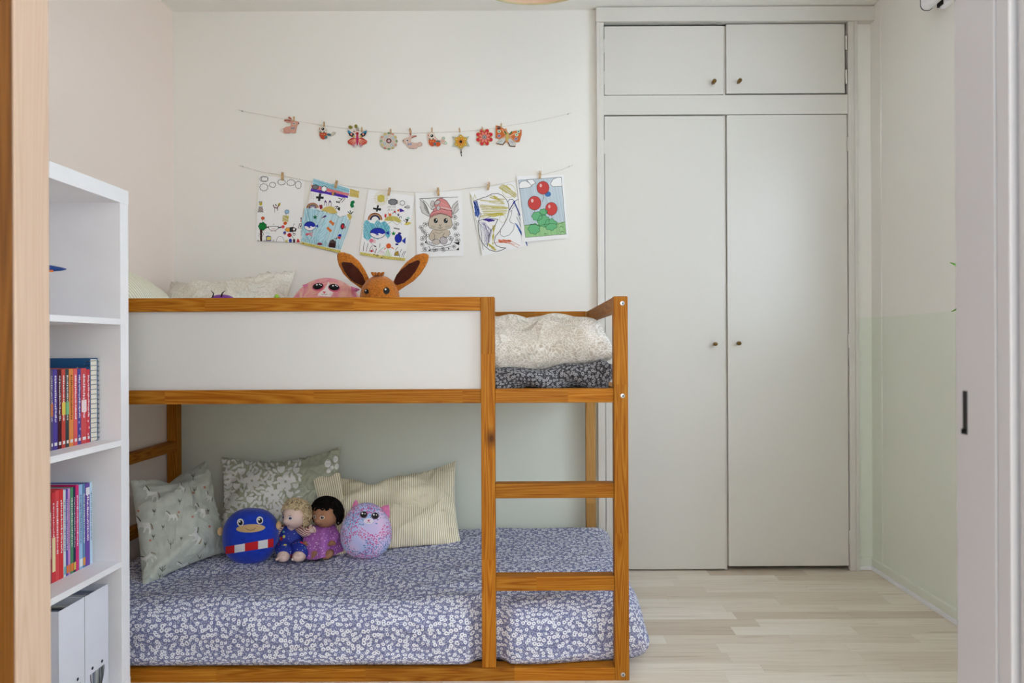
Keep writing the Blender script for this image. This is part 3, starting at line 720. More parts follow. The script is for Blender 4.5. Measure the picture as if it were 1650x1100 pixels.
class Canvas:
    """draws flat shapes given in the pixels of an enlarged crop of the photo: origin (ox,oy), scale k"""
    def __init__(s, mb, ox, oy, k, d=None, bvh=None, lift=0.0001, base=0.0006):
        s.mb, s.ox, s.oy, s.k, s.d, s.bvh, s.lift, s.base = mb, ox, oy, k, d, bvh, lift, base
        s.n = 0
    def f(s, x, y, layer):
        px, py = s.ox+x/s.k, s.oy+y/s.k; layer += s.n*0.012
        if s.bvh is None: return P(px, py, s.d-s.base-layer*s.lift)
        o = Vector((0, 0, EYE)); dr = (P(px, py, 1.0)-o).normalized()
        h, n, _, _ = s.bvh.ray_cast(o, dr)
        if h is None: return None
        if n.dot(dr) > 0: n = -n
        return h+n*(s.base+layer*s.lift)
    def poly(s, pts, col, layer=1, mi=0):
        s.n += 1
        q = [s.f(x, y, layer) for x, y in pts]
        if s.bvh is None:
            s.mb.face(q, col, mi); return
        # follow the surface: fan about the middle with subdivided rim
        cx = sum(p[0] for p in pts)/len(pts); cy = sum(p[1] for p in pts)/len(pts)
        rim = []
        for i in range(len(pts)):
            a, b = pts[i], pts[(i+1) % len(pts)]
            nsub = max(1, int(math.hypot(a[0]-b[0], a[1]-b[1])/(s.k*2.5)))
            for t in range(nsub): rim.append((a[0]+(b[0]-a[0])*t/nsub, a[1]+(b[1]-a[1])*t/nsub))
        for ring in range(3):
            r0, r1 = ring/3, (ring+1)/3
            for i in range(len(rim)):
                a, b = rim[i], rim[(i+1) % len(rim)]
                m = lambda p, r: s.f(cx+(p[0]-cx)*r, cy+(p[1]-cy)*r, layer)
                fs = [m(a, r1), m(b, r1), m(b, r0), m(a, r0)] if ring else [m(a, r1), m(b, r1), s.f(cx, cy, layer)]
                if all(v is not None for v in fs): s.mb.face(fs, col, mi, smooth=True)
    def ell(s, cx, cy, rx, ry=None, col=(0, 0, 0), layer=1, n=14, rot=0, mi=0):
        ry = rx if ry is None else ry; c, sn = math.cos(rot), math.sin(rot)
        s.poly([(cx+rx*math.cos(a)*c-ry*math.sin(a)*sn, cy+rx*math.cos(a)*sn+ry*math.sin(a)*c) for a in [2*math.pi*i/n for i in range(n)]], col, layer, mi)
    def line(s, pts, w, col, layer=3, closed=False, mi=0):
        pts = list(pts)+([pts[0]] if closed else [])
        s.n += 0.25
        for a, b in zip(pts, pts[1:]):
            dx, dy = b[0]-a[0], b[1]-a[1]; l = math.hypot(dx, dy) or 1
            nx_, ny_ = -dy/l*w/2, dx/l*w/2; ex, ey = dx/l*w*.3, dy/l*w*.3
            q = [s.f(a[0]-ex+nx_, a[1]-ey+ny_, layer), s.f(b[0]+ex+nx_, b[1]+ey+ny_, layer), s.f(b[0]+ex-nx_, b[1]+ey-ny_, layer), s.f(a[0]-ex-nx_, a[1]-ey-ny_, layer)]
            if all(v is not None for v in q): s.mb.face(q, col, mi)
    def ring(s, cx, cy, rx, ry, w, col, layer=3, n=18, a0=0, a1=2*math.pi):
        s.line([(cx+rx*math.cos(a0+(a1-a0)*i/n), cy+ry*math.sin(a0+(a1-a0)*i/n)) for i in range(n+1)], w, col, layer)
    def cloud(s, cx, cy, rx, ry, w=5, col=(40, 40, 44), layer=3, n=9, fill=None):
        pts = []
        for i in range(n*5):
            a = 2*math.pi*i/(n*5); k = 0.82+0.2*abs(math.sin(a*n/2))
            pts.append((cx+rx*k*math.cos(a), cy+ry*k*math.sin(a)))
        if fill: s.poly(pts, fill, layer-1)
        s.line(pts, w, col, layer, True)
    def hatch(s, poly, ang, gap, w, col, layer=1, jit=0.3, rng=random):
        """crayon strokes filling an outline"""
        c, sn = math.cos(ang), math.sin(ang)
        R = [(x*c+y*sn, -x*sn+y*c) for x, y in poly]
        y = min(p[1] for p in R)+gap*0.5; ymax = max(p[1] for p in R); side = False
        while y < ymax:
            xs = []
            for a, b in zip(R, R[1:]+R[:1]):
                if (a[1] > y) != (b[1] > y): xs.append(a[0]+(b[0]-a[0])*(y-a[1])/(b[1]-a[1]))
            xs.sort()
            for k in range(0, len(xs)-1, 2):
                x0, x1 = xs[k]+rng.uniform(-1, 1)*gap*jit, xs[k+1]+rng.uniform(-1, 1)*gap*jit
                y0, y1 = y+rng.uniform(-1, 1)*gap*jit, y+rng.uniform(-1, 1)*gap*jit
                kk = rng.uniform(.93, 1.07); cc = tuple(max(0, min(255, v*kk)) for v in col)
                s.line([(x0*c-y0*sn, x0*sn+y0*c), (x1*c-y1*sn, x1*sn+y1*c)], w*rng.uniform(.8, 1.2), cc, layer)
            y += gap*rng.uniform(.8, 1.2)

def pillow_mesh(TL, TR, BL, BR, T, seed=1, pinch=0.07, N=44, wr=0.006, back=0.6, sag=0.0, gather=0.004, power=0.55, dents=()):
    TL, TR, BL, BR = map(Vector, (TL, TR, BL, BR))
    nrm = ((TR-TL)+(BR-BL)).cross((TL-BL)+(TR-BR)).normalized()
    W, Hh = ((TR-TL).length+(BR-BL).length)/2, ((TL-BL).length+(TR-BR).length)/2
    mb = MB(); rows = {}
    def base(u, v):
        uu = u*(1-pinch*(1-v*v)); vv = v*(1-pinch*(1-u*u))
        a, b = (uu+1)/2, (vv+1)/2
        return (BL*(1-a)+BR*a)*(1-b)+(TL*(1-a)+TR*a)*b
    def pos(u, v, side):
        h = T*max(0.0, (1-abs(u)**2.4)*(1-abs(v)**2.4))**power
        edge = 1-min(1-abs(u), 1-abs(v)); m = max(0.0, min(1-abs(u), 1-abs(v)))
        p = Vector((u*W*5, v*Hh*5, seed*3.7+side))
        wv = noise.noise(p*0.8)*wr*2.2 + abs(noise.noise(Vector((u*2.3+v*1.1, v*2.6-u, seed))))*wr*2.0
        tcoord = u*W if (1-abs(v)) < (1-abs(u)) else v*Hh
        ga = gather*math.sin(tcoord*120+seed+3*noise.noise(p))*math.exp(-(m/0.16)**2)*(1-math.exp(-(m/0.03)**2))
        h2 = (h+(wv-wr*0.6)*min(1, m*7)+ga)
        q = base(u, v)+nrm*(h2 if side > 0 else -h2*back)
        q.z -= sag*(1-u*u)*max(0, v)
        for (du, dv, dr, dd) in dents: q -= (nrm+Vector((0, 0, .8)))*dd*math.exp(-((u-du)**2+(v-dv)**2)/dr**2)
        return q
    g = {}
    for side in (1, -1):
        for i in range(N+1):
            for j in range(N+1):
                # denser towards the seam
                u = math.sin((i/N-0.5)*math.pi*0.98)/math.sin(0.49*math.pi); v = math.sin((j/N-0.5)*math.pi*0.98)/math.sin(0.49*math.pi)
                rim = i in (0, N) or j in (0, N)
                k = (i, j, 0 if rim else side)
                if k not in g: g[k] = (mb.bm.verts.new(pos(u, v, 1 if rim else side)), (u*W/2+seed, v*Hh/2))
        for i in range(N):
            for j in range(N):
                q = []
                for (a, b) in ((i, j), (i+1, j), (i+1, j+1), (i, j+1)):
                    rim = a in (0, N) or b in (0, N)
                    q.append(g[(a, b, 0 if rim else side)])
                if side < 0: q.reverse()
                mb.face([t[0] for t in q], None, 0, [t[1] for t in q], True)
    return mb
def bvh_of(mb):
    mb.bm.verts.ensure_lookup_table(); mb.bm.faces.ensure_lookup_table(); mb.bm.normal_update()
    return BVHTree.FromBMesh(mb.bm)

def low(z): return z
# sage pillow printed with white horses
mb = pillow_mesh((-1.43, 2.46, .535), (-1.305, 2.77, .55), (-1.275, 2.262, .215), (-1.14, 2.585, .235), 0.10, 2, 0.06, wr=0.012, gather=0.005, sag=0.02, dents=((-.05, .95, .22, .022), (.6, .1, .25, .008)))
bv = bvh_of(mb); cv = Canvas(mb, 200, 700, 4.23, bvh=bv, base=0.0016, lift=0.0003)
HORSE = [(0, .18), (.06, .09), (.10, .0), (.14, .08), (.22, .13), (.34, .31), (.6, .33), (.8, .30), (.9, .40), (.87, .6), (.95, .76), (.90, .9), (.84, .88), (.84, .76), (.72, .62), (.68, .72), (.62, .88), (.56, .86), (.6, .7), (.55, .59), (.40, .58), (.30, .75), (.18, .84), (.16, .75), (.26, .68), (.27, .52), (.20, .38), (.12, .26), (.04, .28)]
def horse(cx, cy, s, rot=0, flip=1):
    c, sn = math.cos(rot), math.sin(rot)
    tf = lambda x, y: (cx+((x-.5)*c*flip-(y-.45)*sn)*s, cy+((x-.5)*sn*flip+(y-.45)*c)*s)
    # torso, neck and legs as convex pieces so they follow the cloth
    W_ = (226, 226, 222)
    for pc in ([(.24, .33), (.6, .33), (.82, .30), (.9, .42), (.84, .62), (.55, .6), (.38, .6), (.26, .5)], [(0, .18), (.06, .09), (.10, 0), (.16, .08), (.36, .32), (.30, .48), (.22, .40), (.13, .26), (.04, .28)],
               [(.76, .5), (.88, .5), (.95, .76), (.90, .9), (.84, .88), (.85, .76)], [(.58, .5), (.72, .56), (.62, .88), (.56, .86)], [(.26, .5), (.42, .52), (.30, .75), (.18, .84), (.16, .75), (.27, .66)]):
        cv.poly([tf(*p) for p in pc], W_, 1, 1)
    cv.line([tf(.13, .03), tf(.25, .12), tf(.37, .27)], s*.06, (96, 92, 78), 2, mi=1)
    cv.line([tf(.88, .36), tf(.97, .45), tf(1.02, .62)], s*.06, (150, 128, 108), 2, mi=1)
for h in ((185, 405, 115, .1), (130, 615, 130, .1), (325, 555, 85, -.1), (515, 515, 95, .25), (490, 690, 105, .9), (160, 840, 110, -.7), (405, 890, 90, -.3), (570, 425, 70, .5), (390, 362, 62, .6), (60, 760, 60, -.6)):
    horse(*h)
for (x, y, s) in ((205, 530, 30), (265, 635, 28), (318, 750, 50), (200, 700, 28), (470, 290, 35), (478, 385, 38), (512, 838, 36), (258, 925, 55), (550, 750, 30), (378, 460, 32), (45, 420, 40), (570, 525, 26), (390, 712, 20), (240, 965, 30)):
    g = (96, 98, 84)
    cv.line([(x, y+s*.6), (x-1, y-s*.5)], 3.2, g, 1, mi=1)
    for a, e in ((-.4, -.35), (.4, -.35), (-.35, 0), (.38, .05)): cv.line([(x, y+e*s*.3+s*.1), (x+a*s, y+(e-.35)*s)], 2.6, g, 1, mi=1)
for (x, y) in ((100, 520), (370, 530), (580, 628), (178, 722), (468, 398), (465, 560), (545, 360)): cv.ell(x, y, 9, 8, (190, 128, 112), 2, 8, mi=1)
o = mb.build('pillow', [M_sage, INK], origin=(-1.25, 2.4, .226))
tag(o, 'grey green pillow printed with white horses at the left end of the low mattress', 'pillow')
# sage pillow with large white flowers
mb = pillow_mesh((-1.31, 2.93, .54), (-.80, 2.945, .58), (-1.205, 2.66, .222), (-.72, 2.66, .235), 0.085, 5, 0.07, wr=0.013, gather=0.010, sag=0.035)
bv = bvh_of(mb); cv = Canvas(mb, 340, 720, 5.5, bvh=bv, base=0.0016, lift=0.0003)
FL = (250, 249, 246)
def flower(x, y, r, rot):
    for k in range(5):
        a = rot+k*2*math.pi/5
        cv.ell(x+math.cos(a)*r*.55, y+math.sin(a)*r*.55, r*.50, r*.36, FL, 1, 9, a, 1)
    cv.ell(x, y, r*.16, r*.16, (196, 196, 180), 2, 8, 0, 1)
fr = random.Random(5); placed = []
for (x, y, r) in ((150, 285, 80), (365, 300, 78), (660, 310, 78), (165, 470, 85), (545, 425, 72), (590, 565, 62), (110, 640, 62), (110, 800, 70)):
    flower(x, y, r, fr.uniform(0, 6)); placed.append((x, y, r))
for (x, y, r) in ((230, 352, 48), (520, 322, 42), (345, 470, 48), (275, 222, 52), (620, 205, 52), (755, 212, 44), (320, 140, 40), (110, 130, 40), (700, 425, 48), (430, 500, 36), (750, 350, 40), (60, 380, 30), (70, 560, 34), (260, 560, 40)):
    for a in (-.5, 0, .5): cv.ell(x+a*r*.6, y-abs(a)*r*.15, r*.34, r*.6, FL, 1, 9, a*.8, 1)
    placed.append((x, y, r))
for k in range(1600):
    x, y = fr.uniform(50, 790), fr.uniform(90, 900)
    if all(math.hypot(x-a, y-b) > c*.72+11 for a, b, c in placed):
        a = fr.uniform(0, 6); cv.ell(x, y, 26, 12, FL, 1, 8, a, 1); cv.line([(x-40*math.cos(a), y-40*math.sin(a)), (x, y)], 5, FL, 1, mi=1); placed.append((x, y, 26))
for (x, y, r) in ((1035, 150, 38), (1100, 110, 30), (1070, 185, 24), (1110, 175, 26), (1040, 215, 26)): cv.ell(x, y, r*.7, r, FL, 1, 9, .3, 1)
o = mb.build('pillow', [M_floralbase, INK], origin=(-1.0, 2.68, .226))
tag(o, 'pale green crinkled pillow with large white flowers leaning against the back wall', 'pillow')
# striped pillow with its open case end
sp = thing('pillow', 'olive and cream striped pillow leaning on the wall right of the floral one', 'pillow', (-.52, 2.68, .226))
mb = pillow_mesh((-.80, 2.80, .475), (-.305, 2.945, .515), (-.76, 2.56, .222), (-.262, 2.71, .226), 0.07, 8, 0.06, wr=0.014, gather=0.008, sag=0.03, dents=((-.35, .9, .2, .025), (.5, -.2, .15, .006)))
mb.build('pillow_body', M_stripe, sp)
mb = MB(); e0, e1 = P(505, 773, 2.74), P(549, 762, 2.74); b0_, b1_ = P(521, 842, 2.66), P(560, 838, 2.66)
for lay in (0, 1):
    G = [[(e0.lerp(e1, i/10)).lerp(b0_.lerp(b1_, i/10), j/10)+Vector((0, 0.03*lay*math.sin(math.pi*i/10)**.5-0.012*(i/10)*(1-j/10), 0.006*math.sin(i*.9)*(1-j/10))) for j in range(11)] for i in range(11)]
    for i in range(10):
        for j in range(10): mb.face([G[i][j], G[i+1][j], G[i+1][j+1], G[i][j+1]], None, 0, [(a*.011, b*.018) for a, b in ((i, j), (i+1, j), (i+1, j+1), (i, j+1))], True)
mb.build('pillowcase_flap', M_stripe, sp)
# pillows on the upper bunk
mb = pillow_mesh((-1.50, 2.885, 1.285), (-.985, 2.92, 1.335), (-1.47, 2.60, .955), (-.95, 2.62, .955), 0.085, 11, 0.06, wr=0.018, gather=0.012, sag=0.025)
o = mb.build('pillow', M_speck, origin=(-1.2, 2.7, .96)); tag(o, 'long cream sprigged pillow leaning at the back of the upper bunk', 'pillow')
mb = pillow_mesh((-1.535, 2.19, 1.305), (-1.49, 2.63, 1.27), (-1.26, 2.19, .955), (-1.23, 2.63, .955), 0.10, 14, 0.05, wr=0.006)
o = mb.build('pillow', M_stripe2, origin=(-1.4, 2.45, .96)); tag(o, 'rounded cream striped pillow at the left end of the upper bunk', 'pillow')
mb = pillow_mesh((-.36, 2.47, 1.025), (.272, 2.40, 1.065), (-.36, 2.20, .905), (.284, 2.165, .985), 0.105, 17, 0.02, wr=0.014, gather=0.012, back=0.7, power=0.42)
o = mb.build('pillow', M_leafy, origin=(-.05, 2.3, .96)); tag(o, 'plump taupe leaf patterned pillow on the charcoal duvet behind the ladder', 'pillow')

# ------------------------------------------------------------------ plush toys
def plush_mat(name, c, bmp=0.4, nz=0.06, sc_=70):
    return plain(name, c, 0.95, nz=nz, nscale=sc_, bmp=bmp, spec=0.1, sheen=0.3)
def mottled(name, cols, scale=9, dots=None, dscale=60):
    m, nt, b = newmat(name); v = coords(nt)
    c = ramp(nt, noisen(nt, v, scale, 2, 0.5, 0.6), [(0.3+0.4*i/(len(cols)-1), k) for i, k in enumerate(cols)])
    for i, dc in enumerate(dots or ()):
        mp = nd(nt, 'ShaderNodeMapping'); mp.inputs['Location'].default_value = (i*1.3, i*.7, i*.4); nt.links.new(v, mp.inputs[0])
        vv = voro(nt, mp.outputs[0], dscale)
        f = mth(nt, 'LESS_THAN', vv.outputs['Distance'], 0.40)
        g = noisen(nt, mp.outputs[0], 13, 1); f = mth(nt, 'MULTIPLY', f, mth(nt, 'GREATER_THAN', g, 0.47))
        c = mixc(nt, f, c, L4(dc))
    nt.links.new(c, b.inputs['Base Color']); b.inputs['Roughness'].default_value = 0.9; b.inputs['Specular IOR Level'].default_value = 0.12
    b.inputs['Sheen Weight'].default_value = 0.2
    return m
def egg(mb, c, r, squash=0.0, boxy=1.0, M=None, seg=40, rings=28):
    def dfm(p, n):
        k = 1+squash*(-n.z)
        e = lambda v: math.copysign(abs(v)**boxy, v)
        nn = Vector((e(n.x), e(n.y), e(n.z))); 
        return Vector((nn.x*r[0]*k, nn.y*r[1]*k, nn.z*r[2]))
    mb.sphere(c, r, M, seg, rings, dfm); return mb
# blue round plush with a red and white band
bp = thing('plush_toy', 'round royal blue plush with red and white band sitting by the floral pillow', 'plush toy', (-.995, 2.52, .228))
mb = MB(); c = P(402.5, 865, 2.52); egg(mb, (c.x, 2.53, c.z), (.099, .072, .103), -0.03, 0.86, Matrix.Rotation(0.07, 3, 'Y'))
bv = bvh_of(mb); mb.build('body', plush_mat('royal_blue_plush', (30, 62, 184)), bp)
mb = MB(); cv = Canvas(mb, 340, 720, 5.5, bvh=bv, base=0.001, lift=0.0003)
def bandseg(xa, xb, col):
    f0 = lambda x: 884-(x-120)*0.175; f1 = lambda x: 950-(x-120)*0.155
    n = 6; xs = [xa+(xb-xa)*i/n for i in range(n+1)]
    for a, b in zip(xs, xs[1:]): cv.poly([(a, f0(a)), (b, f0(b)), (b, f1(b)), (a, f1(a))], col)
for xa, xb, cl in ((132, 210, (206, 34, 40)), (210, 302, (226, 226, 230)), (302, 418, (206, 34, 40)), (418, 502, (226, 226, 230)), (502, 552, (206, 34, 40))): bandseg(xa, xb, cl)
mb.build('striped_band', INK, bp, fix=False)
for s, (ex, ey) in ((-1, (262, 668)), (1, (432, 650))):
    mb = MB(); cv = Canvas(mb, 340, 720, 5.5, bvh=bv, base=0.001, lift=0.0004)
    cv.ell(ex, ey, 30, 34, (226, 222, 214), 1); cv.ell(ex+2, ey+4, 19, 22, (24, 26, 40), 2); cv.ell(ex-5, ey-5, 7, 7, (240, 240, 240), 3)
    e = mb.build('eye', INK_GLOSS, bp, fix=False)
mb = MB(); cv = Canvas(mb, 340, 720, 5.5, bvh=bv, base=0.001, lift=0.0004)
cv.ell(352, 720, 128, 36, (206, 172, 126), 1, 26, -.06); cv.line([(312, 722), (332, 735), (354, 738), (376, 733), (396, 718)], 5, (120, 84, 52), 2)
mb.build('muzzle', INK, bp, fix=False)
for (ex, ey) in ((355, 856), (449, 846)):
    mb = MB(); q = P(ex, ey, 2.53); mb.sphere(q, (.010, .012, .016)); mb.build('ear', plush_mat('tan_plush', (222, 184, 140)), bp)
# pastel speckled cat plush
pc = thing('plush_toy', 'pastel pink and blue speckled cat plush in front of the striped pillow', 'plush toy', (-.592, 2.55, .228))
M_past = mottled('pastel_spots', [(170, 196, 238), (208, 202, 242), (232, 204, 240), (238, 216, 244)], 8, [(104, 146, 200), (212, 92, 158)], 150)
mb = MB(); c = P(590.5, 854, 2.555); cz = .228+.107
egg(mb, (c.x, 2.55, c.z), (.0945, .064, .104), 0.13, 0.95); bv = bvh_of(mb); mb.build('body', M_past, pc)
def cat_ear(pts, d, parent, m1, inner=None):
    mb = MB(); f = [P(x, y, d-0.006) for x, y in pts]; b = [P(x, y, d+0.012) for x, y in pts]
    cx = sum((Vector(p) for p in f), Vector())/len(f)-Vector((0, 0.006, 0))
    n = len(f)
    vf = [mb.bm.verts.new(p) for p in f]; vb = [mb.bm.verts.new(p) for p in b]; vc = mb.bm.verts.new(cx); vd = mb.bm.verts.new(cx+Vector((0, .03, 0)))
    for i in range(n):
        j = (i+1) % n
        mb.face([vf[i], vf[j], vc], smooth=True); mb.face([vb[i], vb[j], vd], smooth=True); mb.face([vf[i], vf[j], vb[j], vb[i]], smooth=True)
    return mb.build('ear', m1, parent)
M_pinkplush = plush_mat('pink_plush', (226, 130, 176)); M_tealplush = plush_mat('teal_plush', (90, 160, 200))
cat_ear([(565, 823), (569, 811), (574, 804), (578, 812), (581, 819), (575, 828)], 2.565, pc, M_pinkplush)
cat_ear([(612, 818), (619, 814), (627, 813), (628, 824), (628, 834), (619, 830)], 2.565, pc, M_pinkplush)
for (ex, ey) in ((474, 600), (573, 611)):
    mb = MB(); cv = Canvas(mb, 500, 720, 5.5, bvh=bv, base=0.0012, lift=0.0005)
    cv.ell(ex, ey, 34, 30, (126, 92, 120), 1, 18); cv.ell(ex, ey-1, 29, 27, (14, 12, 16), 2, 18); cv.ell(ex-11, ey-10, 8, 8, (240, 240, 244), 3, 10); cv.ell(ex+11, ey-7, 5, 5, (240, 240, 244), 3, 8)
    mb.build('eye', INK_GLOSS, pc, fix=False)
mb = MB(); cv = Canvas(mb, 500, 720, 5.5, bvh=bv, base=0.0012, lift=0.0005)
cv.ell(517, 655, 46, 26, (236, 226, 244), 1, 16); cv.poly([(505, 645), (530, 645), (518, 661)], (200, 50, 110), 2); cv.line([(503, 668), (517, 662), (531, 670)], 3.5, (120, 70, 110), 2)
mb.build('muzzle', INK, pc, fix=False)
# pink cat plush on the upper bunk
kc = thing('plush_toy', 'round pink tie-dyed cat plush with big black eyes peeking over the top rail', 'plush toy', (-.80, 2.75, .965))
M_tie = mottled('pink_tie_dye', [(226, 120, 132), (228, 150, 150), (232, 176, 160), (222, 128, 152), (236, 196, 170)], 11)
mb = MB(); c = P(526, 510, 2.75); egg(mb, (c.x, 2.76, c.z), (.158, .115, .157), 0.06, 1.0); bv = bvh_of(mb); mb.build('body', M_tie, kc)
cat_ear([(487, 459), (494, 457.5), (501, 459), (497, 466), (490, 463)], 2.72, kc, M_pinkplush)
cat_ear([(565, 461), (572, 463), (581, 466), (574, 470), (568, 468)], 2.72, kc, M_pinkplush)
Z7 = (470, 400, 7.174)
mb = MB(); cv = Canvas(mb, *Z7, bvh=bv, base=0.0008, lift=0.0004)
cv.poly([(430, 385), (380, 470), (310, 520), (300, 550), (450, 560), (480, 520), (450, 470)], (238, 222, 222), 1)
cv.poly([(355, 500), (398, 502), (376, 526)], (214, 90, 100), 2); cv.line([(345, 528), (362, 538), (376, 527), (392, 538), (410, 528)], 4, (150, 90, 90), 2)
for a, b in (((300, 505), (245, 512)), ((302, 525), (250, 540)), ((440, 520), (500, 525)), ((440, 535), (505, 545))): cv.line([a, b], 3, (190, 110, 100), 2)
mb.build('muzzle', INK, kc, fix=False)
for (ex, ey, rt) in ((306, 441, -.2), (489, 452, .12)):
    mb = MB(); cv = Canvas(mb, *Z7, bvh=bv, base=0.0012, lift=0.0005)
    cv.ell(ex, ey+8, 68, 45, (206, 90, 120), 1, 20, rt); cv.ell(ex, ey, 60, 36, (10, 8, 10), 2, 20, rt); cv.ell(ex-12, ey-14, 11, 8, (245, 245, 245), 3, 10); cv.ell(ex+20, ey-20, 8, 7, (245, 245, 245), 3, 10); cv.ell(ex+36, ey-8, 8, 6, (245, 245, 245), 3, 10)  # small white ovals are highlights painted onto the eyes
    mb.build('eye', INK_GLOSS, kc, fix=False)
# brown long-eared plush rabbit
rb = thing('plush_toy', 'orange brown plush rabbit with two long dark lined ears above the top rail', 'plush toy', (-.565, 2.62, .945))
M_fur = plush_mat('orange_brown_fur', (184, 108, 36), 0.9, 0.16, 160); M_furd = plush_mat('dark_brown_lining', (70, 28, 14), 0.5, 0.15, 120)
mb = MB(); hc = P(612, 481, 2.62)
def furry(p, n): return p*(1+0.012*noise.noise(n*9))
mb.sphere(hc, (.0755, .072, .089), None, 36, 26, furry); bv = bvh_of(mb)
for k in range(16):
    a = random.uniform(-.6, .6); q = hc+Vector((.03*a, -.02+random.uniform(-.02, .02), .088)); mb.tube([q, q+Vector((.012*a, -.006, .008))], [.007, .004], 6)
mb.build('head', M_fur, rb)
mb = MB(); mb.sphere((hc.x, 2.635, 1.045), (.080, .075, .085), None, 28, 18, furry)
for s in (-1, 1): mb.tube([(hc.x+s*.045, 2.60, 1.02), (hc.x+s*.065, 2.54, 1.0), (hc.x+s*.07, 2.50, .995)], [.035, .032, .028], 12)
mb.build('body', M_fur, rb)
def ear(path, wid, inner_path, iwid):
    mb = MB(); d = 2.615; pts = [P(x, y, d) for x, y in path]
    mb.tube(pts, [w_*d/FPX for w_ in wid], 18, flat=0.26, up=(0, 1, 0)); e = mb.build('ear', M_fur, rb)
    mb = MB(); di = 2.606; pts = [P(x, y, di) for x, y in inner_path]
    mb.tube(pts, [w_*di/FPX for w_ in iwid], 18, flat=0.16, up=(0, 1, 0)); i = mb.build('ear_lining', M_furd, e); i['label'] = 'dark brown inner ear'
ear([(594, 466), (586, 455), (576, 443), (566, 431), (556, 419), (549, 412), (546, 409)], [7, 11, 15, 16.5, 13.5, 8, 4],
    [(586, 457), (578, 449), (570, 440), (561, 430), (552, 424)], [4, 9, 10.5, 9, 3])
ear([(636, 465), (645, 454), (656, 443), (667, 431), (678, 419.5), (686, 413.5), (689, 412)], [7, 11, 14.5, 15, 12, 7, 4],
    [(638, 456), (645, 449), (654, 441), (664, 431), (675, 421)], [4, 9, 10, 8.5, 3])
for (ex, ey, rx) in ((868, 500, 26), (1094, 490, 36)):
    mb = MB(); cv = Canvas(mb, *Z7, bvh=bv, base=0.0012, lift=0.0005)
    cv.ell(ex, ey, rx, rx*1.1, (22, 18, 18), 1, 20); cv.ell(ex-rx*.3, ey-rx*.4, rx*.28, rx*.3, (236, 236, 236), 2, 12)  # white oval is a highlight painted on the dark eye
    e = mb.build('eye', INK_GLOSS, rb, fix=False)
mb = MB(); mb.sphere(hc+Vector((-.008, -.078, -.03)), (.010, .007, .008)); mb.build('nose', plain('plush_nose', (40, 22, 18), 0.4, nz=0.05), rb)
# two toys that barely show above the rail
pp = thing('plush_toy', 'purple toy with dark lashes just showing above the top rail at left', 'plush toy', (-1.13, 2.45, .965))
c = P(359, 500, 2.45); mb = MB(); egg(mb, (c.x, 2.45, 1.087), (.058, .056, .112), 0.0, 0.72)
mb.build('body', plush_mat('purple_plush', (120, 36, 140)), pp)
mb = MB(); t_ = Vector((c.x+.004, 2.42, 1.189))
for a in (-.9, .1): mb.tube([t_+Vector((a*.03, 0, -.004)), t_+Vector((a*.03+.006, -.004, .012)), t_+Vector((a*.03+.016*(1 if a > -.5 else -.2), -.004, .022))], [.003, .0022, .0008], 8)
mb.build('tuft', plain('dark_tuft', (30, 18, 34), 0.8, nz=0.05), pp)
gp = thing('plush_toy', 'lime green tip of a toy showing above the rail by the pink cat', 'plush toy', (-.955, 2.55, .965))
c = P(446, 478, 2.55); mb = MB()
mb.lathe((c.x, 2.55, .966), [(.001, 0), (.04, .002), (.05, .03), (.047, .10), (.033, .17), (.016, .215), (.006, c.z-.966+.008), (.0005, c.z-.966+.010)], 24)
mb.build('body', plush_mat('lime_plush', (150, 190, 60)), gp)
mb = MB()
M_button = plain('button_black', (16, 14, 16), 0.3, nz=0.05)
for s in (-1, 1): MB().sphere((c.x+s*.018, 2.507, 1.06), .006).build('eye', M_button, gp)

# ------------------------------------------------------------------ rag dolls
def star_print(name, base, dots, scale):
    m, nt, b = newmat(name); v = coords(nt); c = L4(base)
    for i, (dc, sc_, th, gate) in enumerate(dots):
        mp = nd(nt, 'ShaderNodeMapping'); mp.inputs['Location'].default_value = (i*1.7, i*.9, i*.3); nt.links.new(v, mp.inputs[0])
        vv = voro(nt, mp.outputs[0], sc_, rnd=0.7); f = mth(nt, 'LESS_THAN', vv.outputs['Distance'], th)
        sp_ = nd(nt, 'ShaderNodeSeparateColor'); nt.links.new(vv.outputs['Color'], sp_.inputs[0])
        f = mth(nt, 'MULTIPLY', f, mth(nt, 'LESS_THAN', sp_.outputs[0], gate))
        c = mixc(nt, f, c, L4(dc))
    nt.links.new(c, b.inputs['Base Color']); b.inputs['Roughness'].default_value = 0.65; return m
def band_mat(name, a, c, per, axis=2):
    m, nt, b = newmat(name); v = coords(nt); s = nd(nt, 'ShaderNodeSeparateXYZ'); nt.links.new(v, s.inputs[0])
    f = mth(nt, 'GREATER_THAN', mth(nt, 'FRACT', mth(nt, 'DIVIDE', mth(nt, 'ADD', s.outputs[axis], mth(nt, 'MULTIPLY', s.outputs[0], .35)), per)), 0.55)
    nt.links.new(mixc(nt, f, L4(a), L4(c)), b.inputs['Base Color']); b.inputs['Roughness'].default_value = 0.9; return m
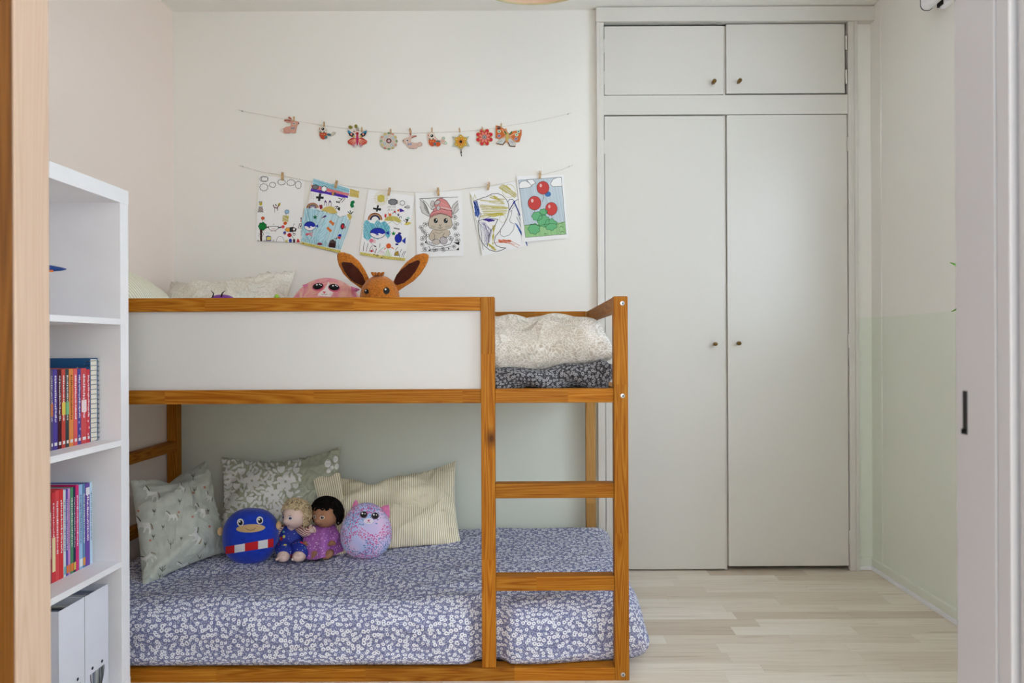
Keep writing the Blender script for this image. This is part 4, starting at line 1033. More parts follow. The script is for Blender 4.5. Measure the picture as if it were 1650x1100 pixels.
def doll_head(parent, hc, r, face_dir, skin, eyecol, lash):
    fd = Vector(face_dir).normalized(); rt = fd.cross(Vector((0, 0, 1))).normalized(); upv = rt.cross(fd)
    def dfm(p, n):
        q = Vector(p)
        f = n.dot(fd); x = n.dot(rt); z = n.dot(upv)
        if f > 0:
            q += fd*r*0.30*math.exp(-((x/.17)**2+((z+.16)/.17)**2))*f      # nose
            q += fd*r*0.10*math.exp(-((x/.42)**2+((z+.52)/.30)**2))*f      # muzzle
            q -= fd*r*0.07*(math.exp(-(((x-.36)/.18)**2+((z-.05)/.16)**2))+math.exp(-(((x+.36)/.18)**2+((z-.05)/.16)**2)))
            q += fd*r*0.06*(math.exp(-(((x-.5)/.25)**2+((z+.38)/.25)**2))+math.exp(-(((x+.5)/.25)**2+((z+.38)/.25)**2)))
        return q
    mb = MB(); mb.sphere(hc, (r, r, r*1.04), None, 44, 32, dfm); bv = bvh_of(mb)
    head = mb.build('head', skin, parent)
    def onface(x, z, lift):
        dr = (fd*math.sqrt(max(0, 1-x*x-z*z))+rt*x+upv*z).normalized(); o = hc+dr*r*3
        h, n, _, _ = bv.ray_cast(o, -dr); h = h if h is not None else hc+dr*r
        return h+dr*lift
    for s in (-1, 1):
        mb = MB()
        for k, (rr, cl) in enumerate(((.16, (232, 224, 216)), (.125, eyecol), (.075, (12, 10, 12)))):
            pts = [onface(s*.37+rr*math.cos(a)*(1.15 if k == 0 else 1), .06+rr*math.sin(a)*.85, (.0007+.0007*k)) for a in [2*math.pi*i/14 for i in range(14)]]
            mb.face(pts, cl)
        mb.face([onface(s*.37-.03+.022*math.cos(a), .10+.022*math.sin(a), .0030) for a in [2*math.pi*i/8 for i in range(8)]], (245, 245, 245))  # eye highlight painted as a white disc
        for a in (.9, 1.4, 1.9) if lash else (1.1, 1.7):
            p0, p1 = onface(s*.37+.16*math.cos(a), .08+.16*math.sin(a), .0008), onface(s*.37+.25*math.cos(a), .08+.25*math.sin(a), .0008)
            mb.tube([p0, p1], .0005, 5, (50, 36, 30))
        mb.build('eye', INK_GLOSS, head, fix=False)
    mb = MB()
    mp = [onface(x, z, .0006) for x, z in ((-.26, -.42), (-.17, -.50), (0, -.545), (.17, -.50), (.26, -.40))]
    mb.tube(mp, .0009, 6, (150, 84, 76) if not lash else (84, 46, 36)); mb.build('mouth', INK, head, fix=False)
    for s in (-1, 1):
        mb = MB(); mb.sphere(hc+rt*s*r*.97+upv*(-.08*r)-fd*r*.1, (r*.14, r*.14, r*.2), None, 12, 10); mb.build('ear', skin, head)
    return head, fd, rt, upv
def hair(parent, hc, r, fd, upv, m, n, ln, thick, curl, seed, hairline=0.50, side=-.55):
    rr = random.Random(seed); mb = MB()
    def cap(p, nn):
        f = nn.dot(fd); z = nn.dot(upv)
        inside = f > 0.10 and z < hairline or z < side
        return p*(0.93 if inside else 1.05+.03*noise.noise(nn*6))
    mb.sphere(hc-fd*r*.04, (r, r, r*1.04), None, 40, 28, cap)
    k = 0
    while k < n:
        d = Vector((rr.gauss(0, 1), rr.gauss(0, 1), rr.gauss(0, 1))).normalized()
        f = d.dot(fd); z = d.dot(upv)
        if z < side or (f > 0.12 and z < hairline): continue
        k += 1; p0 = hc+d*r*1.02; tg = d.cross(Vector((rr.gauss(0, 1), rr.gauss(0, 1), rr.gauss(0, 1)))).normalized(); t2 = d.cross(tg)
        ln_ = ln*(.45 if f > -.15 and z < hairline+.22 else 1.0)
        pts = []
        for i in range(6):
            t = i/5; a = t*curl+rr.uniform(-.2, .2)
            pts.append(p0+d*ln_*(t-.35*t*t)+(tg*math.sin(a)+t2*(1-math.cos(a)))*ln_*.45)
        mb.tube(pts, [thick, thick, thick, thick, thick*.9, thick*.7], 5)
    return mb.build('hair', m, parent)
def mitt(parent, wrist, tip, m, side, r=.0115, name='hand'):
    """rag doll hand: palm with four stubby fingers and a thumb"""
    w_, t = Vector(wrist), Vector(tip); ax = (t-w_); L = ax.length; ax.normalize()
    v = Vector((0, -1, 0)) if abs(ax.y) < .8 else Vector((0, 0, 1)); b = ax.cross(v).normalized()
    mb = MB(); mb.tube([w_, w_+ax*L*.3, w_+ax*L*.62], [r*.8, r*1.05, r*.95], 12, flat=.7, up=v)
    for k in range(4):
        o = (k-1.5)*r*.5; l_ = L*(.38, .46, .42, .32)[k]
        p = w_+ax*L*.55+b*o; mb.tube([p, p+ax*l_*.6+v*.001, p+ax*l_+v*.005], [r*.34, r*.34, r*.26], 8)
    p = w_+ax*L*.25+b*r*.8*side; mb.tube([p, p+b*side*r*.6+ax*L*.18, p+b*side*r*.75+ax*L*.38], [r*.4, r*.38, r*.28], 8)
    return mb.build(name, m, parent)
def foot(parent, heel, toe, m, r=.019):
    h, t = Vector(heel), Vector(toe); ax = (t-h).normalized(); rt = ax.cross(Vector((0, 1, 0))).normalized()
    mb = MB(); mb.tube([h, h.lerp(t, .5), t], [r*.85, r, r*.95], 14)
    for k in range(5):
        p = t+rt*(k-2)*r*.42; mb.sphere(p+ax*r*(.5-.07*abs(k-1)), r*(.34 if k == 0 else .27), None, 8, 6)
    return mb.build('foot', m, parent)
skinA = plain('pale_doll_cloth', (232, 204, 194), 0.9, nz=0.03, nscale=300, bmp=0.2, spec=0.1)
skinB = plain('brown_doll_cloth', (172, 126, 98), 0.9, nz=0.03, nscale=300, bmp=0.2, spec=0.1)
MZ = .228
# blond doll in a blue romper
da = thing('rag_doll', 'blond rag doll in blue patterned romper with striped sleeves seated between plushes', 'doll', (-.86, 2.56, MZ))
hc = P(475.5, 829.5, 2.555)
hd, fd, rt, upv = doll_head(da, hc, .046, (-.42, -.88, -.08), skinA, (70, 90, 150), False)
hair(hd, hc, .046, fd, upv, plain('blond_yarn', (216, 196, 160), 0.95, nz=0.12, nscale=200, spec=0.1), 330, .022, .0024, 4.2, 3, .62, -.62)
M_romper = star_print('blue_romper_print', (28, 50, 158), [((200, 40, 50), 34, .30, .22), ((216, 206, 90), 46, .28, .25), ((80, 180, 150), 60, .26, .3), ((210, 220, 240), 110, .2, .25)], 40)
bx, by = P(467, 870, 2.57).x, 2.575
mb = MB(); mb.tube([(bx, by, MZ+.012), (bx, by-.004, MZ+.045), (bx+.004, by-.004, MZ+.085), (bx+.010, by-.004, MZ+.112)], [.046, .048, .040, .022], 22, flat=.8, up=(0, 1, 0))
fa, fb = P(456.5, 895, 2.45), P(484.5, 891, 2.47)
for f_, sx in ((fa, -.026), (fb, .026)):
    k_ = Vector(((bx+sx+f_.x)/2-.003, 2.52, MZ+.038)); mb.tube([(bx+sx, by, MZ+.03), k_, (f_.x, 2.478, MZ+.030)], [.031, .029, .025], 14)
mb.build('romper', M_romper, da)
for f_ in (fa, fb): foot(da, (f_.x, 2.484, MZ+.02), (f_.x-.008, 2.452, MZ+.030), skinA)
M_sl = band_mat('red_stripe_sleeve', (226, 214, 206), (150, 60, 66), .0075)
for nm, pts in (('l', [(bx-.03, by, MZ+.10), (bx-.052, by-.015, MZ+.085), (bx-.06, by-.03, MZ+.06)]), ('r', [(bx+.036, by-.004, MZ+.100), (bx+.062, by-.022, MZ+.088), (bx+.085, by-.036, MZ+.098)])):
    mb = MB(); mb.tube(pts, [.019, .018, .016], 14); mb.build('sleeve', M_sl, da)
    a, b = Vector(pts[-2]), Vector(pts[-1]); dr = (b-a).normalized(); mitt(da, b, b+dr*.034, skinA, 1 if nm == 'l' else -1)
mb = MB(); mb.tube([(bx+.006, by-.020, MZ+.108), hc+Vector((-.004, 0, -.034))], .017, 14); mb.build('neck', skinA, da)
# dark haired doll in a purple dress
db = thing('rag_doll', 'brown skinned rag doll with black curly hair and purple dotted dress', 'doll', (-.745, 2.575, MZ))
hc = P(525, 828, 2.56)
hd, fd, rt, upv = doll_head(db, hc, .047, (-.36, -.90, -.10), skinB, (66, 40, 28), True)
hair(hd, hc, .047, fd, upv, plain('black_curly_yarn', (26, 20, 20), 0.95, nz=0.2, nscale=200, spec=0.1), 520, .026, .0026, 5.5, 8, .66, -.45)
M_dress = star_print('purple_dotted_satin', (168, 98, 182), [((226, 190, 226), 105, .26, 1.0)], 60)
bx, by = P(521, 870, 2.585).x, 2.59
mb = MB(); n_ = 46; prof = [(.020, .112), (.034, .104), (.046, .085), (.060, .055), (.068, .028), (.069, .008)]
R = []
for i, (r_, z) in enumerate(prof):
    row = []
    for k in range(n_):
        a = 2*math.pi*k/n_; t = i/(len(prof)-1)
        rr_ = r_*(1+.16*t*math.sin(a*5+1.2)+.07*t*math.sin(a*9))
        front = max(0, -math.sin(a))
        row.append(mb.bm.verts.new((bx+rr_*math.cos(a)*1.02, by+rr_*math.sin(a)*.85-.055*t*front, MZ+z+.020*t*front*(1-t)*2+(.012*t*max(0, math.sin(a*5+1.2))*front))))
    R.append(row)
for i in range(len(prof)-1):
    for k in range(n_): mb.face([R[i][k], R[i][(k+1) % n_], R[i+1][(k+1) % n_], R[i+1][k]], smooth=True)
mb.face(R[0], smooth=True); dress = mb.build('dress', M_dress, db)
for p_, sx in (((506, 894.5), -1), ((526, 895), 1)):
    q = P(p_[0], p_[1], 2.49); foot(db, (q.x+.004, 2.53, MZ+.019), (q.x, 2.494, MZ+.022), skinB, .016)
for s in (-1, 1):
    mb = MB(); p0 = Vector((bx+s*.030, by, MZ+.095)); p1 = Vector((bx+s*.052, by-.02, MZ+.07)); p2 = Vector((bx+s*.05, by-.05, MZ+.058))
    mb.tube([p0, p1, p2], [.016, .016, .013], 12); mb.build('sleeve', M_dress, db); mitt(db, p2, p2+Vector((-s*.01, -.028, -.008)), skinB, -s)
mb = MB(); mb.tube([(bx+.002, by-.022, MZ+.106), hc+Vector((0, 0, -.034))], .016, 14); mb.build('neck', skinB, db)

# ------------------------------------------------------------------ things on the back wall
def string(name, pts, label, pegs):
    mb = MB(); q = [P(x, y, WY-0.006) for x, y in pts]; fine = []
    for a, b in zip(q, q[1:]):
        for t in range(6): fine.append(a.lerp(b, t/6))
    fine.append(q[-1]); mb.tube(fine, 0.0008, 6)
    t = thing(name, label, 'string', q[len(q)//2]); mb.build('twine', M_string, t)
    for e, s in ((q[0], -1), (q[-1], 1)):
        m2 = MB(); m2.tube([e+Vector((0, .006, 0)), e+Vector((0, -.003, 0))], .0022, 8)
        m2.build('pin', M_metal, t)
        m2 = MB(); m2.tube([e, e+Vector((s*.012, 0, .004)), e+Vector((s*.018, -.001, .006))], [.0013, .0012, .0006], 6); m2.build('loose_end', M_string, t)
    return t
string('twine_line', [(390, 178.5), (420, 184.5), (457, 191.5), (520, 202), (575, 209.5), (627, 214), (660, 215), (697, 213.5), (740, 212), (780, 209), (812, 203.5), (860, 196), (915, 183.5)], 'upper thin twine stretched on the back wall holding small cutouts', 0)
string('twine_line', [(391, 268), (417, 276), (455, 282.5), (491, 291), (541, 296.5), (578, 302), (627, 307), (668, 309.5), (706, 309), (756, 303), (787, 300), (832, 291), (870, 282.5), (905, 273.5), (917, 268)], 'lower thin twine stretched on the back wall holding paper drawings', 0)

def peg_proto():
    t = thing('clothespin', '', 'clothespin')
    for s in (-1, 1):
        mb = MB()
        mb.prism([Vector((s*x, y, z)) for x, y, z in ((.0004, -.004, -.017), (.0042, -.004, -.017), (.0048, -.004, .004), (.0040, -.004, .017), (.0016, -.004, .017), (.0006, -.004, .004))],
                 [Vector((s*x, y, z)) for x, y, z in ((.0004, .004, -.017), (.0042, .004, -.017), (.0048, .004, .004), (.0040, .004, .017), (.0016, .004, .017), (.0006, .004, .004))])
        o = mb.build('jaw', M_peg, t)
    mb = MB(); mb.tube([(-.0055, 0, .003), (.0055, 0, .003)], .0022, 10); mb.build('spring', M_steel, t)
    return t
proto = None
def put_peg(px, py, rot, size, label, group, d=WY-0.012):
    global proto
    if proto is None: proto = peg_proto(); o = proto
    else:
        o = proto.copy(); COL.objects.link(o)
        for ch in list(proto.children):
            c = ch.copy(); COL.objects.link(c); c.parent = o
    o.location = P(px, py, d); o.rotation_euler = (0, rot, 0); o.scale = (size, size, size)
    o['label'] = label; o['group'] = group

Z1 = (410, 270, 8.467); Z2 = (485, 280, 8.46); Z3 = (575, 300, 8.80); Z4 = (665, 300, 9.165); Z5 = (750, 290, 8.80); Z6 = (650, 260, 5.893)
PAPER = (246, 245, 244)
def paper(name, corners, d, label, zoom, draw):
    mb = MB(); f = [P(x, y, d) for x, y in corners]; b = [P(x, y, d+0.0006) for x, y in corners]
    mb.prism(f, b, PAPER)
    cv = Canvas(mb, *zoom, d=d, base=0.0002, lift=0.00016); draw(cv)
    o = mb.build(name, INK, origin=sum(f, Vector())/4, fix=False)
    tag(o, label, 'drawing', 'paper drawings on the lower twine')
BK, BLUE, RED, ORG, YEL, GRN, PUR, PNK, AQ = (34, 34, 36), (36, 52, 170), (196, 44, 50), (216, 104, 40), (216, 200, 96), (24, 130, 66), (84, 44, 160), (222, 120, 130), (110, 190, 206)
r4 = random.Random(4)
def d1(c):
    for x, y, a, b in ((130, 155, 58, 40), (128, 268, 58, 52), (248, 235, 46, 36), (370, 198, 54, 40), (498, 205, 58, 44), (597, 235, 42, 54)): c.cloud(x, y, a, b, 5)
    c.poly([(98, 128), (180, 128), (178, 182), (100, 182)], PAPER, 4); c.line([(98, 128), (180, 128), (178, 182), (100, 182)], 5, BK, 5, True)
    c.hatch([(52, 600), (58, 530), (110, 530), (118, 602)], .9, 9, 6, (110, 88, 78)); c.line([(40, 604), (128, 604)], 5, BK)
    c.poly([(62, 500), (74, 470), (86, 482), (104, 468), (106, 505), (84, 520)], (210, 190, 60), 2); c.line([(60, 462), (70, 480), (78, 458), (92, 478), (104, 456)], 5, BK)
    c.line([(255, 510), (272, 545), (310, 552), (330, 515)], 12, (120, 50, 40)); c.line([(285, 500), (300, 520)], 10, BK); c.line([(276, 555), (278, 615)], 4, BK); c.line([(316, 548), (318, 585)], 8, BK); c.ell(338, 503, 16, 22, (210, 190, 60), 2); c.line([(322, 520), (356, 478)], 5, BK)
    c.ell(443, 602, 28, 26, (160, 200, 226), 2); c.ring(443, 602, 29, 27, 5, (40, 60, 90)); c.line([(430, 630), (432, 650)], 5, BK)
    c.hatch([(388, 655), (468, 658), (460, 735), (384, 730)], .6, 8, 7, (206, 194, 110))
    c.line([(636, 685), (634, 740)], 9, RED); c.ell(636, 688, 9, 9, BK, 4); c.line([(605, 820), (612, 770), (636, 760), (648, 820)], 7, BK); c.line([(590, 822), (662, 824)], 4, BK); c.ell(628, 800, 8, 12, BK, 3)
    c.ell(115, 690, 25, 23, (206, 90, 44), 2); c.line([(115, 715), (112, 750)], 6, (90, 170, 150))
    c.cloud(110, 800, 56, 54, 8, (14, 96, 44), 3, 7, (20, 128, 60)); c.hatch([(78, 850), (108, 850), (104, 1000), (76, 1000)], 1.5, 7, 8, (64, 34, 32)); c.line([(55, 890), (75, 910), (55, 935)], 4, BK); c.line([(110, 880), (124, 905), (112, 930)], 4, BK)
    c.ring(258, 800, 70, 62, 5, BK, 3, 14, 0, math.pi); c.line([(188, 800), (328, 800)], 5, BK); c.line([(165, 808), (195, 818)], 16, BK); c.line([(326, 820), (370, 810)], 16, BK); c.ell(390, 806, 22, 22, (214, 80, 90), 3); c.line([(235, 830), (262, 840), (285, 830)], 4, RED); c.line([(255, 780), (268, 765)], 4, (120, 140, 40)); c.line([(225, 870), (245, 860)], 4, RED); c.line([(275, 862), (295, 874)], 4, RED)
    c.ell(420, 758, 26, 22, ORG, 2, rot=-.4)
    c.poly([(415, 845), (440, 822), (480, 822), (478, 874), (440, 870)], (232, 160, 60), 2); c.poly([(480, 820), (530, 810), (572, 832), (565, 868), (500, 880), (478, 874)], (34, 34, 36), 2); c.ell(540, 840, 16, 16, PAPER, 4); c.line([(415, 845), (440, 820), (530, 810), (575, 835), (560, 870), (440, 874)], 5, BK, 3, True); c.line([(528, 795), (540, 765), (552, 775)], 4, BK)
    c.line([(520, 880), (545, 905)], 6, BK); c.ring(542, 908, 16, 16, 6, BK); c.ell(412, 890, 20, 22, (50, 60, 150), 2); c.ell(420, 905, 12, 10, ORG, 3); c.ell(478, 920, 30, 30, (196, 40, 50), 2); c.line([(490, 910), (540, 970)], 5, BK); c.line([(478, 890), (478, 950)], 4, BK)
    c.poly([(158, 935), (185, 925), (225, 935), (228, 1000), (158, 1000)], (60, 64, 150), 2); c.hatch([(170, 945), (220, 945), (220, 985), (170, 985)], .8, 9, 9, (222, 206, 90), 3); c.line([(155, 895), (180, 885), (210, 905)], 4, (130, 180, 210))
    c.ring(352, 1010, 54, 74, 4, (110, 110, 110), 3, 14, math.pi, 2*math.pi)
    c.hatch([(425, 985), (455, 985), (450, 1018), (422, 1018)], .8, 7, 7, YEL); c.ell(490, 995, 21, 28, (44, 60, 170), 2); c.line([(474, 1018), (510, 1018)], 5, BK); c.poly([(528, 975), (556, 975), (555, 1022), (526, 1020)], (70, 44, 40), 2); c.poly([(570, 1018), (590, 965), (605, 980), (622, 1018)], (206, 50, 50), 2)
    for x in (45, 55, 128, 138, 252, 262): c.line([(x, 1005), (x+6, 985)], 4, (80, 120, 70))
    c.line([(40, 1000), (250, 1010), (640, 1028)], 3, (120, 120, 110))
def fish(c, x, y, rx, ry, rot=0):
    c.ell(x, y, rx, ry, PAPER, 3, 22, rot); pts = [(x+rx*math.cos(a), y+ry*math.sin(a)) for a in [math.pi+math.pi*i/12 for i in range(13)]]
    c.poly(pts+[(x+rx*.6, y+ry*.22), (x+rx*.2, y), (x-rx*.2, y+ry*.25), (x-rx*.6, y)], BLUE, 4); c.ring(x, y, rx, ry, 6, (30, 36, 90), 5, 22)
    c.poly([(x-rx*.25, y+ry*.42), (x-rx*.02, y+ry*.08), (x+rx*.2, y+ry*.42)], BLUE, 5); c.poly([(x+rx, y), (x+rx*1.45, y-ry*.42), (x+rx*1.5, y+ry*.35)], BLUE, 4)
def star(c, x, y, r, col, l=5):
    c.poly([(x+(r if i % 2 == 0 else r*.45)*math.sin(math.pi*i/5), y-(r if i % 2 == 0 else r*.45)*math.cos(math.pi*i/5)) for i in range(10)], col, l)
def d2(c):
    c.hatch([(175, 65), (660, 205), (650, 265), (160, 150)], .3, 9, 8, (126, 190, 208), 1); c.hatch([(175, 65), (660, 205), (650, 265), (160, 150)], 1.7, 22, 5, (150, 206, 220), 1)
    c.hatch([(160, 150), (655, 268), (650, 300), (150, 200)], .24, 6, 8, (220, 120, 124), 2); c.hatch([(140, 195), (640, 300), (635, 330), (132, 238)], .22, 6, 8, (84, 44, 180), 2)
    c.line([(145, 155), (175, 205)], 14, ORG, 3); c.cloud(195, 180, 44, 32, 7, (40, 40, 44), 4, 7, (120, 120, 124)); c.cloud(315, 205, 42, 40, 7, BK, 4, 6, PAPER)
    c.ell(435, 272, 16, 20, (214, 160, 60), 4); c.ell(465, 270, 14, 18, (80, 80, 90), 4)
    c.hatch([(672, 205), (790, 240), (780, 330), (662, 300)], .3, 8, 9, (214, 190, 110), 2); c.hatch([(672, 205), (790, 240), (780, 330), (662, 300)], 1.4, 18, 7, (206, 180, 90), 2)
    c.line([(215, 320), (300, 325)], 30, BK, 4); c.line([(262, 275), (246, 362)], 30, BK, 4)
    for x, y in ((150, 270), (170, 275), (195, 272), (145, 300), (172, 302), (140, 325), (175, 335)): c.line([(x, y), (x-4, y+9)], 4, (90, 90, 90))
    c.line([(510, 330), (560, 345), (520, 380), (480, 390)], 8, BK); c.line([(560, 345), (590, 310), (600, 340), (555, 390)], 6, BK); c.line([(480, 375), (530, 395)], 10, BK)
    c.poly([(680, 375), (720, 360), (735, 390), (715, 410), (725, 450), (690, 465), (668, 430)], (16, 120, 66), 3)
    for k, (rr, cl) in enumerate(((78, (206, 110, 50)), (62, (226, 190, 110)), (48, (130, 90, 150)))): c.ring(158, 470, rr, rr*.9, 12, cl, 3, 14, math.pi*1.02, math.pi*1.95)
    c.line([(110, 470), (160, 440), (205, 470)], 8, (110, 60, 140), 4)
    c.poly([(270, 495), (330, 455), (390, 440), (450, 455), (495, 530), (440, 548), (380, 530)], (214, 192, 112), 3); c.hatch([(270, 495), (330, 455), (390, 440), (450, 455), (495, 530), (440, 548), (380, 530)], .3, 14, 6, (200, 176, 90), 4)
    c.poly([(245, 425), (290, 420), (295, 470), (262, 488)], (150, 50, 60), 4)
    for x in (333, 395):
        c.poly([(x-18, 430), (x-14, 385), (x, 360), (x+16, 388), (x+18, 440)], PAPER, 4); c.line([(x-18, 430), (x-14, 385), (x, 360), (x+16, 388), (x+18, 440)], 6, (110, 50, 70), 5); c.poly([(x-14, 388), (x, 360), (x+16, 390)], (90, 50, 130), 5)
    c.line([(460, 450), (490, 440), (530, 465)], 8, BK); c.poly([(490, 470), (535, 455), (525, 505), (505, 490)], BK, 4); c.line([(500, 440), (470, 480)], 8, BK)
    c.poly([(625, 555), (665, 540), (695, 580), (668, 635), (645, 600)], (210, 190, 100), 3); c.line([(640, 515), (675, 545), (712, 515)], 10, BK); c.line([(668, 500), (690, 550)], 10, (50, 90, 60))
    sea = [(55, 470), (120, 470), (215, 490), (300, 500), (370, 545), (470, 540), (530, 595), (600, 570), (660, 640), (640, 780), (590, 900), (545, 1030), (300, 990), (5, 920), (20, 700)]
    c.poly(sea, (200, 224, 230), 1); c.hatch(sea, 1.9, 16, 11, (178, 214, 224), 2, 0.9); c.hatch([(55, 470), (215, 490), (200, 700), (120, 900), (20, 900), (20, 700)], 1.35, 20, 9, (146, 202, 216), 2, 1.2); c.hatch([(250, 640), (330, 620), (340, 900), (220, 960), (160, 840)], 2.3, 22, 8, (150, 204, 216), 2, 1.2)
    c.line([(210, 490), (260, 520), (330, 500), (370, 548), (465, 540), (525, 600), (560, 580), (610, 570)], 4, (90, 110, 120), 3)
    star(c, 192, 590, 34, (14, 110, 70)); c.poly([(280, 600), (330, 560), (352, 580), (320, 596)], (70, 60, 150), 4); c.line([(280, 602), (350, 578)], 6, (150, 80, 60), 5)
    fish(c, 120, 712, 76, 62)
    for x, y in ((408, 660), (372, 750)): c.poly([(x-30, y-8), (x, y-32), (x+20, y-5), (x+52, y+10 if x > 390 else y+20), (x+30, y+50), (x, y+18)], (222, 120, 50), 4)
    c.ell(567, 715, 28, 44, BK, 3, 14, .2); c.ell(568, 715, 18, 26, (206, 40, 60), 4); c.line([(598, 745), (606, 715)], 10, (190, 70, 50), 4)
    for k in range(6): c.line([(80+k*4, 820), (160, 790+k*14)], 5, (216, 120, 130), 3)
    c.ell(84, 825, 22, 18, (216, 96, 110), 4)
    c.poly([(500, 850), (520, 820), (550, 825), (548, 858)], BLUE, 4); c.poly([(498, 855), (548, 858), (535, 890), (505, 882)], (206, 50, 60), 4)
    for k in range(4): c.line([(500, 870), (450+k*8, 880+k*9)], 4, (80, 90, 110), 4)
    c.poly([(370, 980), (395, 910), (435, 890), (480, 925), (470, 1010), (380, 1000)], (84, 70, 70), 4); c.poly([(388, 940), (465, 945), (462, 1005), (384, 995)], (56, 26, 28), 5)
    c.ell(255, 955, 34, 18, (150, 40, 56), 4); c.line([(208, 958), (295, 965)], 6, (90, 30, 40), 4)
    for k in range(34):
        x = 40+k*15; y = 925+k*3.2; 
        if 360 < x < 480: continue
        c.line([(x, y), (x+r4.uniform(-14, 14), y-r4.uniform(40, 85))], 4, (84, 160, 176), 3)
    c.poly([(2, 925), (545, 1045), (535, 1080), (0, 955)], (214, 198, 104), 4)
    for k in range(40): t = r4.uniform(.02, .97); c.ell(545*t, 925+120*t+r4.uniform(10, 26), 4, 4, (90, 76, 40), 5, 6)
    c.poly([(482, 1098), (500, 1070), (540, 1080), (545, 1098)], (214, 150, 60), 4) if False else None
def d3(c):
    c.ell(342, 172, 52, 56, (214, 200, 104), 2, 20); c.hatch([(295, 130), (392, 130), (392, 220), (295, 220)], .9, 12, 8, (204, 188, 88), 3)
    for k in range(26): a = k*.2417; c.line([(342+66*math.cos(a), 172+68*math.sin(a)), (342+102*math.cos(a), 172+102*math.sin(a))], 4.5, (206, 192, 110))
    c.cloud(512, 222, 68, 44, 7, (40, 40, 44), 4, 8, (130, 130, 134)); c.cloud(645, 237, 36, 36, 6, (60, 60, 64), 4, 6); c.ring(722, 297, 26, 24, 5, (80, 80, 84)); c.line([(700, 297), (745, 297)], 5, (80, 80, 84)); c.ring(722, 297, 11, 10, 4, (80, 80, 84)); c.ell(685, 297, 11, 9, BK)
    for k in range(13): x = 445+(k % 6)*20; y = 280+(k//6)*42; c.line([(x+r4.uniform(-3, 5), y), (x-4, y+26)], 4, (60, 60, 64))
    c.line([(238, 315), (335, 330)], 26, BK, 4); c.line([(300, 275), (284, 352)], 24, BK, 4); c.ell(325, 328, 20, 20, BK, 4)
    for rr, cl in ((98, (180, 90, 50)), (84, (222, 160, 80)), (68, (80, 74, 110)), (56, (60, 60, 120))): c.ring(258, 475, rr, rr*.95, 12, cl, 3, 16, math.pi*1.0, math.pi*2.0)
    c.poly([(570, 335), (600, 325), (600, 358), (575, 352)], ORG, 4); c.poly([(600, 320), (630, 318), (680, 352), (610, 368)], PUR, 4)
    isl = [(385, 485), (430, 430), (490, 420), (560, 430), (600, 455), (635, 490), (600, 515), (530, 490)]
    c.poly(isl, (218, 204, 120), 3); c.hatch(isl, 1.2, 12, 7, (200, 184, 92), 4); c.line([(440, 535), (500, 490), (570, 550), (620, 510), (640, 545)], 4, (140, 140, 140), 3)
    c.poly([(388, 420), (402, 388), (422, 400), (415, 445), (395, 440)], (200, 50, 50), 5); c.poly([(448, 385), (490, 388), (485, 420), (452, 420)], (220, 110, 50), 5); c.ring(530, 395, 24, 26, 6, BK, 5, 12, math.pi, 2*math.pi); c.ell(538, 362, 16, 13, (190, 50, 60), 5); c.ell(588, 405, 15, 20, (120, 120, 140), 5); c.ring(618, 450, 16, 22, 7, BK, 5, 10, math.pi, 2*math.pi)
    c.line([(690, 465), (715, 490), (700, 515)], 14, BK, 4); c.ell(715, 478, 16, 14, BK, 4); c.line([(660, 480), (690, 500)], 6, (60, 50, 90), 4)
    for a in (.2, 1.2, 2.4, 3.6, 5.0): c.line([(728, 450), (728+24*math.cos(a), 450+20*math.sin(a))], 7, (100, 180, 140), 5)
    c.poly([(672, 545), (700, 505), (755, 505), (770, 530), (720, 552)], (218, 204, 110), 3)
    sea = [(110, 490), (150, 480), (190, 520), (250, 530), (290, 475), (340, 520), (390, 495), (440, 540), (470, 580), (470, 700), (440, 740), (400, 690), (360, 720), (290, 750), (210, 720), (150, 770), (95, 720), (92, 600)]
    c.hatch(sea, 1.15, 10, 9, (112, 192, 206), 1); c.hatch(sea, 2.1, 22, 8, (90, 178, 198), 2)
    fish(c, 296, 664, 108, 74); star(c, 520, 670, 36, (24, 140, 60)); c.line([(525, 590), (605, 605)], 8, BK, 4); c.line([(528, 598), (606, 614)], 5, (120, 120, 120), 4)
    c.ell(588, 740, 50, 62, (30, 50, 176), 3, 18, .1); c.ell(606, 668, 25, 16, (60, 50, 120), 4); c.poly([(636, 775), (694, 722), (685, 815)], (40, 60, 180), 4); c.line([(690, 725), (684, 815)], 6, BK, 5); c.ell(568, 822, 24, 14, (30, 44, 130), 4); c.line([(600, 690), (640, 750)], 8, BK, 5); c.ring(588, 740, 50, 62, 5, (20, 26, 90), 5)
    c.ell(205, 770, 30, 28, (224, 130, 150), 3); [c.line([(220, 765+k*9), (268, 760+k*14)], 5, (222, 140, 150), 3) for k in range(4)]; c.line([(195, 795), (250, 850)], 4, BK); c.ell(258, 850, 22, 10, (120, 120, 124), 3, rot=.5); c.line([(240, 840), (275, 862)], 4, BK, 4)
    c.ell(450, 845, 36, 36, (220, 100, 44), 3, 16); [c.line([(478, 862), (510+k*6, 866+k*9)], 5, (220, 110, 60), 3) for k in range(4)]; [c.line([(420, 870), (388, 885+k*8)], 5, (226, 130, 90), 3) for k in range(3)]
    c.hatch([(385, 985), (440, 880), (500, 990)], 1.3, 11, 9, (206, 222, 184), 2); c.line([(290, 950), (340, 890), (400, 860)], 5, (120, 200, 170), 2); c.hatch([(300, 940), (350, 885), (400, 940), (380, 985)], .5, 14, 7, (226, 210, 210), 1)
    c.poly([(528, 985), (540, 930), (590, 915), (598, 985)], (120, 96, 66), 3); c.hatch([(540, 935), (590, 920), (592, 970), (545, 975)], .7, 12, 7, (206, 176, 60), 4)
    c.ell(208, 918, 20, 16, (190, 50, 60), 3); c.line([(225, 880), (235, 920), (260, 940), (280, 890)], 6, (150, 60, 60), 3)
